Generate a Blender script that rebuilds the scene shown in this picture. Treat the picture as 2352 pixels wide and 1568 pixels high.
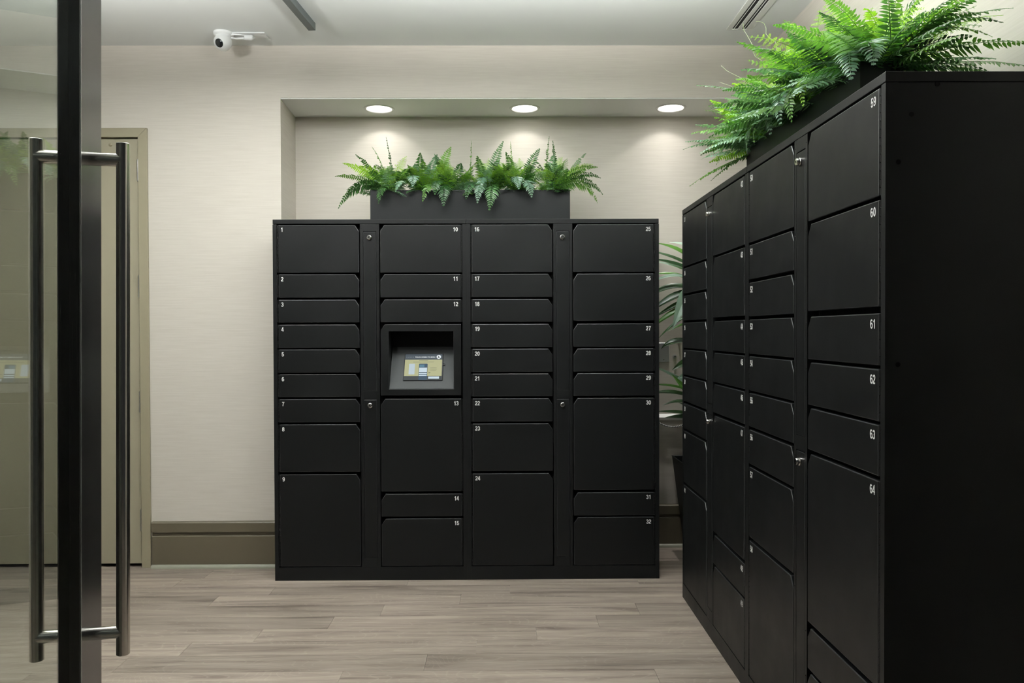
import bpy, bmesh, math, random
from mathutils import Vector, Matrix, Euler

for o in list(bpy.data.objects):
    bpy.data.objects.remove(o)
scene = bpy.context.scene
COL = scene.collection
D = math.pi / 180
random.seed(7)

# ------------------------------------------------------------------ camera
cam_data = bpy.data.cameras.new('camera')
cam_data.sensor_width = 36.0
cam_data.lens = 1780.0 / 2352.0 * 36.0
cam_data.clip_start = 0.02
cam = bpy.data.objects.new('camera', cam_data)
cam.matrix_world = (Matrix.Translation((0, 0, 1.33)) @ Matrix.Rotation(-0.515 * D, 4, 'Z')
                    @ Matrix.Rotation((90 - 0.74) * D, 4, 'X') @ Matrix.Rotation(-0.2 * D, 4, 'Z'))
COL.objects.link(cam)
scene.camera = cam

# ------------------------------------------------------------------ world, exposure
world = bpy.data.worlds.new('world')
scene.world = world
world.use_nodes = True
world.node_tree.nodes['Background'].inputs[0].default_value = (0.9, 0.95, 1.0, 1)
world.node_tree.nodes['Background'].inputs[1].default_value = 0.03
scene.view_settings.view_transform = 'Standard'
scene.view_settings.look = 'None'
scene.view_settings.gamma = 1.0
scene.view_settings.use_curve_mapping = False
scene.view_settings.exposure = -0.16

# lamp powers (the lamps themselves are built below with their fixtures)
P_NICHE = 0.72        # recessed downlights in the niche
P_TRACK = 29.0       # track heads
P_BOWL = 112.0        # unseen uplight bowls, added to brighten ceiling and walls
P_DOWN = 48.0        # ceiling downlights

# ------------------------------------------------------------------ materials
MATS = {}
def node_mat(name):
    m = bpy.data.materials.new(name); m.use_nodes = True
    MATS[name] = m
    nt = m.node_tree
    return m, nt, nt.nodes['Principled BSDF']

def plain(name, col, rough=0.5, metal=0.0, spec=0.5, bump=0.0, bscale=200.0, rvar=0.0, emit=None, es=0.0):
    m, nt, b = node_mat(name)
    b.inputs['Base Color'].default_value = (*col, 1)
    b.inputs['Roughness'].default_value = rough
    b.inputs['Metallic'].default_value = metal
    b.inputs['Specular IOR Level'].default_value = spec
    if emit:
        b.inputs['Emission Color'].default_value = (*emit, 1)
        b.inputs['Emission Strength'].default_value = es
    if bump or rvar:
        tc = nt.nodes.new('ShaderNodeTexCoord')
        n = nt.nodes.new('ShaderNodeTexNoise'); n.inputs['Scale'].default_value = bscale
        n.inputs['Detail'].default_value = 3
        nt.links.new(tc.outputs['Object'], n.inputs['Vector'])
        if bump:
            bp = nt.nodes.new('ShaderNodeBump'); bp.inputs['Strength'].default_value = bump
            bp.inputs['Distance'].default_value = 0.001
            nt.links.new(n.outputs['Fac'], bp.inputs['Height'])
            nt.links.new(bp.outputs['Normal'], b.inputs['Normal'])
        if rvar:
            n2 = nt.nodes.new('ShaderNodeTexNoise'); n2.inputs['Scale'].default_value = 6
            n2.inputs['Detail'].default_value = 6
            nt.links.new(tc.outputs['Object'], n2.inputs['Vector'])
            mr = nt.nodes.new('ShaderNodeMapRange')
            mr.inputs['From Min'].default_value = 0.3; mr.inputs['From Max'].default_value = 0.7
            mr.inputs['To Min'].default_value = rough - rvar; mr.inputs['To Max'].default_value = rough + rvar
            nt.links.new(n2.outputs['Fac'], mr.inputs['Value'])
            nt.links.new(mr.outputs['Result'], b.inputs['Roughness'])
    return m

def streaky(name, c1, c2, scale, rough=0.6, metal=0.0, bump=0.15, fac=(0.35, 0.65), rand=False, spec=0.5):
    """noise stretched by a scale vector: fibres, brushing, grain"""
    m, nt, b = node_mat(name)
    b.inputs['Roughness'].default_value = rough
    b.inputs['Metallic'].default_value = metal
    b.inputs['Specular IOR Level'].default_value = spec
    tc = nt.nodes.new('ShaderNodeTexCoord')
    mp = nt.nodes.new('ShaderNodeMapping'); mp.inputs['Scale'].default_value = scale
    n = nt.nodes.new('ShaderNodeTexNoise'); n.inputs['Scale'].default_value = 1.0
    n.inputs['Detail'].default_value = 5; n.inputs['Roughness'].default_value = 0.6
    r = nt.nodes.new('ShaderNodeMapRange')
    r.inputs['From Min'].default_value = fac[0]; r.inputs['From Max'].default_value = fac[1]
    mx = nt.nodes.new('ShaderNodeMix'); mx.data_type = 'RGBA'
    mx.inputs[6].default_value = (*c1, 1); mx.inputs[7].default_value = (*c2, 1)
    L = nt.links.new
    L(tc.outputs['Object'], mp.inputs['Vector']); L(mp.outputs['Vector'], n.inputs['Vector'])
    L(n.outputs['Fac'], r.inputs['Value']); L(r.outputs['Result'], mx.inputs[0])
    L(mx.outputs[2], b.inputs['Base Color'])
    if bump:
        bp = nt.nodes.new('ShaderNodeBump'); bp.inputs['Strength'].default_value = bump
        bp.inputs['Distance'].default_value = 0.001
        L(n.outputs['Fac'], bp.inputs['Height']); L(bp.outputs['Normal'], b.inputs['Normal'])
    return m

streaky('wallpaper', (0.585, 0.545, 0.485), (0.635, 0.595, 0.535), (5, 5, 160), 0.75, bump=0.12)
plain('ceiling_paint', (0.78, 0.805, 0.80), 0.85, bump=0.05, bscale=300)
plain('soffit_paint', (0.90, 0.905, 0.885), 0.8)
plain('door_paint', (0.285, 0.258, 0.185), 0.42, bump=0.03, bscale=150)
plain('frame_paint', (0.262, 0.234, 0.160), 0.42)
plain('base_paint', (0.092, 0.077, 0.050), 0.45, bump=0.05, bscale=120)
plain('shoe_paint', (0.24, 0.24, 0.19), 0.4)
plain('locker_black', (0.0034, 0.0037, 0.0039), 0.44, spec=0.22, bump=0.04, bscale=900, rvar=0.05)
plain('locker_edge_glint', (0.016, 0.017, 0.018), 0.38, spec=0.5)  # lighter bevel colour stands in for ceiling reflections along the edges
plain('locker_inside', (0.003, 0.003, 0.003), 0.9, spec=0.1)
plain('hinge_black', (0.004, 0.004, 0.004), 0.5, spec=0.2)
plain('number_white', (0.82, 0.82, 0.80), 0.5)
plain('nickel', (0.72, 0.71, 0.68), 0.2, metal=1.0)
plain('keyhole', (0.004, 0.004, 0.004), 0.6)
plain('ledge_grey', (0.036, 0.039, 0.040), 0.65, spec=0.25, bump=0.03, bscale=500)
plain('bezel_black', (0.005, 0.006, 0.007), 0.45, spec=0.2)
plain('planter_black', (0.0035, 0.0045, 0.0048), 0.45, spec=0.2, bump=0.03, bscale=500)
plain('soil', (0.012, 0.008, 0.005), 0.95)
plain('white_plastic', (0.78, 0.79, 0.79), 0.35)
plain('lens_black', (0.004, 0.005, 0.007), 0.08)
plain('track_grey', (0.10, 0.115, 0.115), 0.45)
plain('vent_white', (0.70, 0.71, 0.68), 0.5)
plain('vent_dark', (0.01, 0.01, 0.01), 0.7)
plain('trim_white', (0.8, 0.8, 0.78), 0.4)
plain('reflector', (0.88, 0.88, 0.86), 0.3)
plain('steel_plate', (0.55, 0.56, 0.56), 0.35, metal=0.6)
plain('hinge_steel', (0.40, 0.40, 0.38), 0.3, metal=1.0)
plain('led_lens', (0.9, 0.9, 0.88), 0.4, emit=(1.0, 0.97, 0.92), es=5.0)
streaky('brushed_steel', (0.56, 0.535, 0.49), (0.66, 0.635, 0.585), (900, 900, 6), 0.20, metal=1.0, bump=0.04)
streaky('dark_stile', (0.010, 0.0095, 0.009), (0.022, 0.020, 0.018), (420, 420, 7), 0.22, bump=0.12, spec=0.7)
plain('gasket', (0.005, 0.005, 0.005), 0.6)
plain('silver_edge', (0.42, 0.44, 0.42), 0.3, metal=0.8)
plain('cord_white', (0.72, 0.72, 0.70), 0.6)

# glass
m, nt, b = node_mat('glass')
b.inputs['Base Color'].default_value = (0.90, 0.97, 0.93, 1)
b.inputs['Roughness'].default_value = 0.0
b.inputs['IOR'].default_value = 1.5
b.inputs['Transmission Weight'].default_value = 1.0

# vinyl planks
def plank_material():
    m, nt, b = node_mat('plank_wood')
    N = nt.nodes.new; L = nt.links.new
    tc = N('ShaderNodeTexCoord'); oi = N('ShaderNodeObjectInfo')
    sc_ = N('ShaderNodeVectorMath'); sc_.operation = 'SCALE'; sc_.inputs[0].default_value = (13.7, 7.3, 3.1)
    L(oi.outputs['Random'], sc_.inputs['Scale'])
    ad = N('ShaderNodeVectorMath'); ad.operation = 'ADD'
    L(tc.outputs['Object'], ad.inputs[0]); L(sc_.outputs['Vector'], ad.inputs[1])
    # warp for cathedral figures
    mw = N('ShaderNodeMapping'); mw.inputs['Scale'].default_value = (1.6, 5.0, 1)
    L(ad.outputs['Vector'], mw.inputs['Vector'])
    nw = N('ShaderNodeTexNoise'); nw.inputs['Scale'].default_value = 1.0; nw.inputs['Detail'].default_value = 1.5
    L(mw.outputs['Vector'], nw.inputs['Vector'])
    mp = N('ShaderNodeMapping'); mp.inputs['Scale'].default_value = (1.5, 21.0, 1)
    L(ad.outputs['Vector'], mp.inputs['Vector'])
    n1 = N('ShaderNodeTexNoise'); n1.inputs['Scale'].default_value = 1.0; n1.inputs['Detail'].default_value = 6
    n1.inputs['Roughness'].default_value = 0.62; n1.inputs['Distortion'].default_value = 0.6
    L(mp.outputs['Vector'], n1.inputs['Vector'])
    # fine fibre
    mf = N('ShaderNodeMapping'); mf.inputs['Scale'].default_value = (9, 330, 1)
    L(ad.outputs['Vector'], mf.inputs['Vector'])
    nf = N('ShaderNodeTexNoise'); nf.inputs['Scale'].default_value = 1.0; nf.inputs['Detail'].default_value = 3
    L(mf.outputs['Vector'], nf.inputs['Vector'])
    # rings
    rm = N('ShaderNodeMath'); rm.operation = 'MULTIPLY'; rm.inputs[1].default_value = 34.0
    L(nw.outputs['Fac'], rm.inputs[0])
    fr = N('ShaderNodeMath'); fr.operation = 'FRACT'; L(rm.outputs[0], fr.inputs[0])
    pk = N('ShaderNodeMapRange'); pk.inputs['From Min'].default_value = 0.78; pk.inputs['From Max'].default_value = 1.0
    pk.inputs['To Max'].default_value = 0.22
    L(fr.outputs[0], pk.inputs['Value'])
    r1 = N('ShaderNodeValToRGB')
    e = r1.color_ramp.elements
    e[0].position = 0.30; e[0].color = (0.118, 0.092, 0.077, 1)
    e[1].position = 0.70; e[1].color = (0.370, 0.312, 0.265, 1)
    x = e.new(0.46); x.color = (0.250, 0.206, 0.172, 1)
    L(n1.outputs['Fac'], r1.inputs['Fac'])
    m1 = N('ShaderNodeMix'); m1.data_type = 'RGBA'; m1.inputs[7].default_value = (0.46, 0.41, 0.35, 1)
    L(pk.outputs['Result'], m1.inputs[0]); L(r1.outputs['Color'], m1.inputs[6])
    m2 = N('ShaderNodeMix'); m2.data_type = 'RGBA'; m2.blend_type = 'MULTIPLY'
    r2 = N('ShaderNodeMapRange'); r2.inputs['To Min'].default_value = 0.66; r2.inputs['To Max'].default_value = 1.26
    L(nf.outputs['Fac'], r2.inputs['Value'])
    hv = N('ShaderNodeMapRange'); hv.inputs['To Min'].default_value = 0.84; hv.inputs['To Max'].default_value = 1.16
    L(oi.outputs['Random'], hv.inputs['Value'])
    mm = N('ShaderNodeMath'); mm.operation = 'MULTIPLY'
    L(r2.outputs['Result'], mm.inputs[0]); L(hv.outputs['Result'], mm.inputs[1])
    m2.inputs[0].default_value = 1.0
    L(m1.outputs[2], m2.inputs[6]); L(mm.outputs[0], m2.inputs[7])
    L(m2.outputs[2], b.inputs['Base Color'])
    b.inputs['Roughness'].default_value = 0.36
    bp = N('ShaderNodeBump'); bp.inputs['Strength'].default_value = 0.12; bp.inputs['Distance'].default_value = 0.001
    L(nf.outputs['Fac'], bp.inputs['Height']); L(bp.outputs['Normal'], b.inputs['Normal'])
plank_material()

def leaf_mat(name, c1, c2, rough=0.38, trans=0.3, spec=0.5, scale=25):
    m, nt, b = node_mat(name)
    N = nt.nodes.new; L = nt.links.new
    tc = N('ShaderNodeTexCoord'); oi = N('ShaderNodeObjectInfo')
    n = N('ShaderNodeTexNoise'); n.inputs['Scale'].default_value = scale
    L(tc.outputs['Object'], n.inputs['Vector'])
    ad = N('ShaderNodeMath'); ad.operation = 'ADD'; L(n.outputs['Fac'], ad.inputs[0]); L(oi.outputs['Random'], ad.inputs[1])
    mr = N('ShaderNodeMapRange'); mr.inputs['From Min'].default_value = 0.35; mr.inputs['From Max'].default_value = 1.55
    L(ad.outputs[0], mr.inputs['Value'])
    mx = N('ShaderNodeMix'); mx.data_type = 'RGBA'
    mx.inputs[6].default_value = (*c1, 1); mx.inputs[7].default_value = (*c2, 1)
    L(mr.outputs['Result'], mx.inputs[0]); L(mx.outputs[2], b.inputs['Base Color'])
    b.inputs['Roughness'].default_value = rough
    b.inputs['Specular IOR Level'].default_value = spec
    t = N('ShaderNodeBsdfTranslucent')
    tw = N('ShaderNodeMix'); tw.data_type = 'RGBA'; tw.blend_type = 'MULTIPLY'; tw.inputs[0].default_value = 1
    tw.inputs[7].default_value = (1.5, 1.7, 0.7, 1)
    L(mx.outputs[2], tw.inputs[6]); L(tw.outputs[2], t.inputs['Color'])
    ms = N('ShaderNodeMixShader'); ms.inputs[0].default_value = trans
    L(b.outputs[0], ms.inputs[1]); L(t.outputs[0], ms.inputs[2])
    L(ms.outputs[0], nt.nodes['Material Output'].inputs['Surface'])
leaf_mat('fern_dark', (0.022, 0.075, 0.024), (0.075, 0.185, 0.055), 0.32, spec=0.7)
leaf_mat('fern_mid', (0.06, 0.165, 0.035), (0.17, 0.33, 0.07), 0.34, spec=0.7)
leaf_mat('fern_lime', (0.17, 0.36, 0.03), (0.36, 0.56, 0.07), 0.45, trans=0.35)
leaf_mat('fern_blue', (0.09, 0.20, 0.13), (0.24, 0.38, 0.28), 0.28, spec=1.0)  # pale bluish green, with some of the silvery sheen in the colour
leaf_mat('tendril', (0.42, 0.46, 0.33), (0.55, 0.58, 0.45), 0.5)
leaf_mat('strap_dark', (0.018, 0.050, 0.020), (0.045, 0.10, 0.035), 0.3, trans=0.2, scale=8)
leaf_mat('strap_green', (0.07, 0.20, 0.03), (0.13, 0.30, 0.06), 0.32, trans=0.3, scale=8)
leaf_mat('strap_pale', (0.24, 0.37, 0.29), (0.38, 0.50, 0.42), 0.3, trans=0.2, scale=8)  # pale leaf green, lightened further in place of sheen
plain('cane', (0.16, 0.12, 0.07), 0.7, bump=0.4, bscale=60)

def emitter(name, col, s=1.0):
    m, nt, b = node_mat(name)
    b.inputs['Base Color'].default_value = (0.01, 0.01, 0.01, 1)
    b.inputs['Roughness'].default_value = 0.6
    b.inputs['Specular IOR Level'].default_value = 0.15
    b.inputs['Emission Color'].default_value = (*col, 1)
    b.inputs['Emission Strength'].default_value = s
SB = 1.0
emitter('scr_yellow', (0.46, 0.46, 0.245), SB)
emitter('scr_header', (0.055, 0.075, 0.095), SB)
emitter('scr_footer', (0.022, 0.030, 0.034), SB)
emitter('scr_blue', (0.015, 0.055, 0.105), SB)
emitter('scr_teal', (0.07, 0.19, 0.28), SB)
emitter('scr_white', (0.60, 0.72, 0.80), SB)
emitter('scr_card', (0.50, 0.60, 0.66), SB)
emitter('scr_text', (0.85, 0.90, 0.92), SB)
emitter('scr_dim', (0.25, 0.26, 0.15), SB)
emitter('scr_logo', (0.25, 0.29, 0.32), SB)

# ------------------------------------------------------------------ helpers
def tag(o, label=None, cat=None, group=None, kind=None):
    if label: o['label'] = label
    if cat: o['category'] = cat
    if group: o['group'] = group
    if kind: o['kind'] = kind
    return o

def link(o, parent=None):
    COL.objects.link(o)
    if parent: o.parent = parent
    return o

def empty(name, loc=(0, 0, 0), rz=0.0, label=None, cat=None, group=None, kind=None):
    o = bpy.data.objects.new(name, None)
    o.empty_display_size = 0.05
    o.location = loc; o.rotation_euler = (0, 0, rz)
    link(o)
    return tag(o, label, cat, group, kind)

class MB:
    def __init__(s): s.v = []; s.f = []; s.m = []
    def add(s, vs, fs, mi=0):
        k = len(s.v); s.v += [tuple(p) for p in vs]
        for f in fs: s.f.append([i + k for i in f]); s.m.append(mi)
        return s
    def box(s, x0, x1, y0, y1, z0, z1, mi=0):
        v = [(x0, y0, z0), (x1, y0, z0), (x1, y1, z0), (x0, y1, z0), (x0, y0, z1), (x1, y0, z1), (x1, y1, z1), (x0, y1, z1)]
        return s.add(v, [(0, 3, 2, 1), (4, 5, 6, 7), (0, 1, 5, 4), (1, 2, 6, 5), (2, 3, 7, 6), (3, 0, 4, 7)], mi)
    def prism_y(s, poly, y0, y1, mi=0):
        """poly of (x,z), counterclockwise seen from -y; extruded along y"""
        n = len(poly)
        v = [(x, y0, z) for x, z in poly] + [(x, y1, z) for x, z in poly]
        f = [list(range(n)), list(range(2 * n - 1, n - 1, -1))]
        for i in range(n):
            j = (i + 1) % n
            f.append((i, i + n, j + n, j))
        return s.add(v, f, mi)
    def prism_x(s, poly, x0, x1, mi=0):
        """poly of (y,z)"""
        n = len(poly)
        v = [(x0, y, z) for y, z in poly] + [(x1, y, z) for y, z in poly]
        f = [list(range(n)), list(range(2 * n - 1, n - 1, -1))]
        for i in range(n):
            j = (i + 1) % n
            f.append((i, i + n, j + n, j))
        return s.add(v, f, mi)
    def lathe(s, prof, org, axis='Z', n=24, mi=0, cap=(True, True)):
        """prof: list of (r,h)"""
        ox, oy, oz = org
        k0 = len(s.v)
        def pt(r, h, a):
            c, d = r * math.cos(a), r * math.sin(a)
            if axis == 'Z': return (ox + c, oy + d, oz + h)
            if axis == 'Y': return (ox + c, oy + h, oz + d)
            return (ox + h, oy + c, oz + d)
        vs = [pt(r, h, 2 * math.pi * i / n) for r, h in prof for i in range(n)]
        fs = []
        for j in range(len(prof) - 1):
            for i in range(n):
                k = (i + 1) % n
                fs.append((j * n + i, j * n + k, (j + 1) * n + k, (j + 1) * n + i))
        if cap[0]: fs.append(list(range(n))[::-1])
        if cap[1]: fs.append([(len(prof) - 1) * n + i for i in range(n)])
        return s.add(vs, fs, mi)
    def tube(s, pts, r, n=8, mi=0, cap=True):
        pts = [Vector(p) for p in pts]
        rs = r if isinstance(r, (list, tuple)) else [r] * len(pts)
        up = Vector((0, 0, 1)); rings = []
        t0 = (pts[1] - pts[0]).normalized()
        if abs(t0.dot(up)) > 0.95: up = Vector((1, 0, 0))
        a = t0.cross(up).normalized()
        for i, p in enumerate(pts):
            t = (pts[min(i + 1, len(pts) - 1)] - pts[max(i - 1, 0)]).normalized()
            a = (a - t * a.dot(t)).normalized(); bb = t.cross(a)
            rings.append([p + (a * math.cos(2 * math.pi * k / n) + bb * math.sin(2 * math.pi * k / n)) * rs[i] for k in range(n)])
        vs = [v for rg in rings for v in rg]; fs = []
        for j in range(len(pts) - 1):
            for k in range(n):
                q = (k + 1) % n
                fs.append((j * n + k, j * n + q, (j + 1) * n + q, (j + 1) * n + k))
        if cap: fs += [list(range(n))[::-1], [(len(pts) - 1) * n + k for k in range(n)]]
        return s.add(vs, fs, mi)
    def mesh(s, name, mats, smooth=False, fix=True):
        me = bpy.data.meshes.new(name)
        me.from_pydata(s.v, [], s.f); 
        for mn in ([mats] if isinstance(mats, str) else mats): me.materials.append(MATS[mn])
        for i, p in enumerate(me.polygons):
            p.material_index = s.m[i]
        if fix:
            bm = bmesh.new(); bm.from_mesh(me); bmesh.ops.recalc_face_normals(bm, faces=bm.faces); bm.to_mesh(me); bm.free()
        if smooth:
            for p in me.polygons: p.use_smooth = True
            me.set_sharp_from_angle(angle=smooth if isinstance(smooth, float) else 40 * D)
        me.update()
        return me
    def build(s, name, mats, parent=None, smooth=False, bevel=0, fix=True, seg=1):
        o = bpy.data.objects.new(name, s.mesh(name, mats, smooth, fix))
        link(o, parent)
        if bevel:
            md = o.modifiers.new('bevel', 'BEVEL'); md.width = bevel; md.segments = seg
            md.limit_method = 'ANGLE'; md.angle_limit = 40 * D
        return o

def obj(name, me, parent=None):
    return link(bpy.data.objects.new(name, me), parent)

TXT = {}
def text_mesh(body, size, mat, bold=0.0, align='LEFT', spacing=1.0, extrude=0.0002):
    """flat lettering as a mesh in its own x/y plane"""
    key = (body, size, mat, bold, align, spacing)
    if key in TXT: return TXT[key]
    c = bpy.data.curves.new('lettering', 'FONT')
    c.body = body; c.size = size; c.offset = bold; c.extrude = extrude
    c.align_x = align; c.align_y = 'BOTTOM_BASELINE'; c.space_character = spacing; c.resolution_u = 3
    o = bpy.data.objects.new('lettering_tmp', c); COL.objects.link(o)
    dg = bpy.context.evaluated_depsgraph_get()
    me = bpy.data.meshes.new_from_object(o.evaluated_get(dg))
    bpy.data.objects.remove(o); bpy.data.curves.remove(c)
    me.materials.clear(); me.materials.append(MATS[mat])
    TXT[key] = me
    return me

def arc(cx, cy, rx, ry, a0, a1, n=14):
    return [(cx + rx * math.cos((a0 + (a1 - a0) * k / n) * D), cy + ry * math.sin((a0 + (a1 - a0) * k / n) * D)) for k in range(n + 1)]
SW = 0.165                                   # stroke of the bold grotesque numerals, in cap heights
DIG = {'0': [arc(0.28, 0.5, 0.195, 0.418, 90, 450, 28)],
       '1': [[(0.34, 0.0), (0.34, 1.0)], [(0.10, 0.745), (0.20, 0.765), (0.29, 0.85), (0.31, 0.93)]],
       '2': [arc(0.275, 0.69, 0.19, 0.228, 172, -20) + [(0.40, 0.52), (0.20, 0.30), (0.10, 0.17), (0.09, 0.083), (0.52, 0.083)]],
       '3': [arc(0.265, 0.705, 0.175, 0.213, 165, -82) , arc(0.265, 0.295, 0.195, 0.213, 90, -170)],
       '4': [[(0.385, 0.0), (0.385, 0.96), (0.30, 0.90), (0.09, 0.36), (0.06, 0.30), (0.54, 0.30)]],
       '5': [[(0.49, 0.917), (0.155, 0.917), (0.115, 0.50)] + arc(0.275, 0.325, 0.20, 0.243, 140, -165)],
       '6': [arc(0.285, 0.325, 0.195, 0.243, 90, 450, 20), arc(0.30, 0.52, 0.215, 0.398, 48, 205)],
       '7': [[(0.04, 0.917), (0.50, 0.917), (0.36, 0.66), (0.27, 0.36), (0.235, 0.0)]],
       '8': [arc(0.28, 0.715, 0.165, 0.203, 90, 450, 20), arc(0.28, 0.295, 0.195, 0.213, 90, 450, 20)],
       '9': [arc(0.275, 0.675, 0.195, 0.243, 90, 450, 20), arc(0.26, 0.48, 0.215, 0.398, 25, -132)]}
def number_mesh(txt, h, align):
    """flat bold numerals, baseline at y = 0, as a mesh in the x/y plane"""
    key = (txt, h, align)
    if key in TXT: return TXT[key]
    mb = MB(); adv = 0.60; tw = adv * len(txt) - 0.04
    off = 0.0 if align == 'LEFT' else -tw
    for i, ch in enumerate(txt):
        for lvl, path in enumerate(DIG[ch]):
            closed = (abs(path[0][0] - path[-1][0]) + abs(path[0][1] - path[-1][1])) < 1e-6
            n = len(path); vs = []
            for k, (x, y) in enumerate(path):
                a = path[k - 1] if k else (path[-2] if closed else path[0])
                c = path[k + 1] if k < n - 1 else (path[1] if closed else path[-1])
                d1 = Vector((x - a[0], y - a[1])); d2 = Vector((c[0] - x, c[1] - y))
                if d1.length < 1e-9: d1 = d2
                if d2.length < 1e-9: d2 = d1
                d1.normalize(); d2.normalize()
                t = (d1 + d2).normalized(); nn = Vector((-t.y, t.x))
                q = SW / 2 / max(0.6, nn.dot(Vector((-d1.y, d1.x))))
                for sg in (1, -1):
                    vs.append(((x + nn.x * q * sg + off + adv * i) * h, (y + nn.y * q * sg) * h, 0.00003 * lvl * 10))
            mb.add(vs, [(2 * k, 2 * k + 1, 2 * k + 3, 2 * k + 2) for k in range(n - 1)])
    me = mb.mesh('number', 'number_white', fix=False)
    TXT[key] = me
    return me

# ------------------------------------------------------------------ room shell (metres; x right, y into the room, z up)
XL, XR = -3.3, 1.51
YB, YN, YF = 4.40, 4.77, 0.75        # back wall, niche back, front wall of the room
ZC, ZS = 2.945, 2.652                # ceiling, niche soffit
NX = -1.262                          # niche left edge
DX0, DX1, DZ = -3.02, -2.055, 2.435  # beige door opening

def S(name, mb, mat, **k):
    return tag(mb.build(name, mat, **k), kind='structure')

# floor
fl = S('floor', MB().box(XL, XR + 0.1, -3.2, YN + 0.1, -0.12, -0.006), 'plank_wood')
rows = [4.05 + 0.147 * k for k in range(6, 0, -1)] + [4.05, 3.915, 3.769, 3.614, 3.466, 3.327, 3.182, 3.029]
while rows[-1] > YF + 0.1: rows.append(rows[-1] - 0.1475)
seam = {7: 0.02, 8: -0.227, 9: 0.63, 10: 0.42, 11: 0.134, 12: -0.126, 13: -0.324, 14: 0.582}
rp = random.Random(4)
GAP = 0.0005
for i in range(1, len(rows)):
    y1, y0 = min(rows[i - 1], YN), rows[i]
    if y0 >= YN: continue
    s0 = seam.get(i, rp.uniform(-0.6, 0.6))
    x = s0 - 1.222 * 4
    while x < XR:
        a, c = max(x, XL), min(x + 1.222, XR)
        if c - a > 0.02:
            pl = MB().box(a + GAP, c - GAP, y0 + GAP, y1 - GAP, -0.006, 0.0).build('plank', 'plank_wood', fl)
        x += 1.222

# ceiling with linear diffuser slots left solid, diffuser is a thing below
cl = S('ceiling', MB().box(XL, XR, YF, YB, ZC, ZC + 0.1), 'ceiling_paint')

# back wall: pieces round the door opening and the niche
w = MB()
w.box(XL, DX0, YB, YB + 0.12, 0, ZC)
w.box(DX0, DX1, YB, YB + 0.12, DZ, ZC)
w.box(DX1, NX - 0.02, YB, YB + 0.12, 0, ZC)
w.box(NX - 0.02, XR, YB, YB + 0.12, ZS + 0.1, ZC)
w.box(NX - 0.02, XR, YB, YB + 0.004, ZS, ZS + 0.1)
S('wall_back', w, 'wallpaper')
S('wall_niche', MB().box(NX - 0.14, XR, YN, YN + 0.1, 0, ZS + 0.1), 'wallpaper')
S('wall_niche_left', MB().add([(NX, YB, 0), (NX - 0.016, YN, 0), (NX - 0.12, YN, 0), (NX - 0.12, YB + 0.12, 0), (NX - 0.02, YB + 0.12, 0), (NX - 0.02, YB, 0),
    (NX, YB, ZS), (NX - 0.016, YN, ZS), (NX - 0.12, YN, ZS), (NX - 0.12, YB + 0.12, ZS), (NX - 0.02, YB + 0.12, ZS), (NX - 0.02, YB, ZS)],
    [(5, 4, 3, 2, 1, 0), (6, 7, 8, 9, 10, 11)] + [(i, (i + 1) % 6, (i + 1) % 6 + 6, i + 6) for i in range(6)]), 'wallpaper')
S('wall_right', MB().box(XR, XR + 0.1, YF, YN + 0.1, 0, ZC), 'wallpaper')
S('wall_left', MB().box(XL - 0.1, XL, -3.2, YB + 0.12, 0, ZC), 'wallpaper')
# unseen glazed front, invented and kept dark for the locker reflections: header, posts, panes
S('wall_front', MB().box(XL, XR + 0.1, YF - 0.12, YF, 2.52, ZC), 'dark_stile')
def glazing(name, x0, x1, posts):
    e = empty(name, (x0, YF, 0), kind='structure')
    L_ = x1 - x0
    for p in posts: MB().box(p - 0.03, p + 0.03, -0.10, -0.02, 0, 2.52).build('post', 'dark_stile', e, bevel=0.002)
    MB().box(0, L_, -0.10, -0.02, 0.0, 0.10).build('sill_rail', 'dark_stile', e, bevel=0.002)
    for a, c in zip(posts[:-1], posts[1:]):
        MB().box(a + 0.028, c - 0.028, -0.064, -0.056, 0.09, 2.52).build('pane', 'glass', e)
glazing('window_1', XL, -0.86, [0.03, 1.20, 2.41])
glazing('window_2', 1.15, XR, [0.03, 0.33])

# niche soffit with three round openings for the downlights
LX = [(-0.738, 4.598), (0.121, 4.592), (0.984, 4.586)]
HR = 0.074
def soffit():
    mb = MB(); n = 32
    cuts = [NX - 0.1, (LX[0][0] + LX[1][0]) / 2, (LX[1][0] + LX[2][0]) / 2, XR]
    for k in range(3):
        cx, cy = LX[k]; x0, x1, y0, y1 = cuts[k], cuts[k + 1], YB + 0.003, YN
        inner, outer = [], []
        for i in range(n):
            a = 2 * math.pi * i / n
            inner.append((cx + HR * math.cos(a), cy + HR * math.sin(a), ZS))
            dx, dy = math.cos(a), math.sin(a); t = 1e9
            if dx > 1e-9: t = min(t, (x1 - cx) / dx)
            if dx < -1e-9: t = min(t, (x0 - cx) / dx)
            if dy > 1e-9: t = min(t, (y1 - cy) / dy)
            if dy < -1e-9: t = min(t, (y0 - cy) / dy)
            outer.append((cx + dx * t, cy + dy * t, ZS))
        vs = inner + outer
        fs = [(i, (i + 1) % n, (i + 1) % n + n, i + n) for i in range(n)]
        base = 2 * n
        # fill the four corners the rays miss
        for (ex, ey) in ((x0, y0), (x1, y0), (x1, y1), (x0, y1)):
            ang = math.atan2(ey - cy, ex - cx) % (2 * math.pi)
            i = int(ang / (2 * math.pi) * n) % n
            vs.append((ex, ey, ZS)); fs.append((i + n, (i + 1) % n + n, len(vs) - 1))
        mb.add(vs, fs)
    return mb
so = soffit().build('ceiling_niche', 'soffit_paint', fix=False)
for p in so.data.polygons: pass
tag(so, kind='structure')
md = so.modifiers.new('thick', 'SOLIDIFY'); md.thickness = 0.012; md.offset = 0.0

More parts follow.
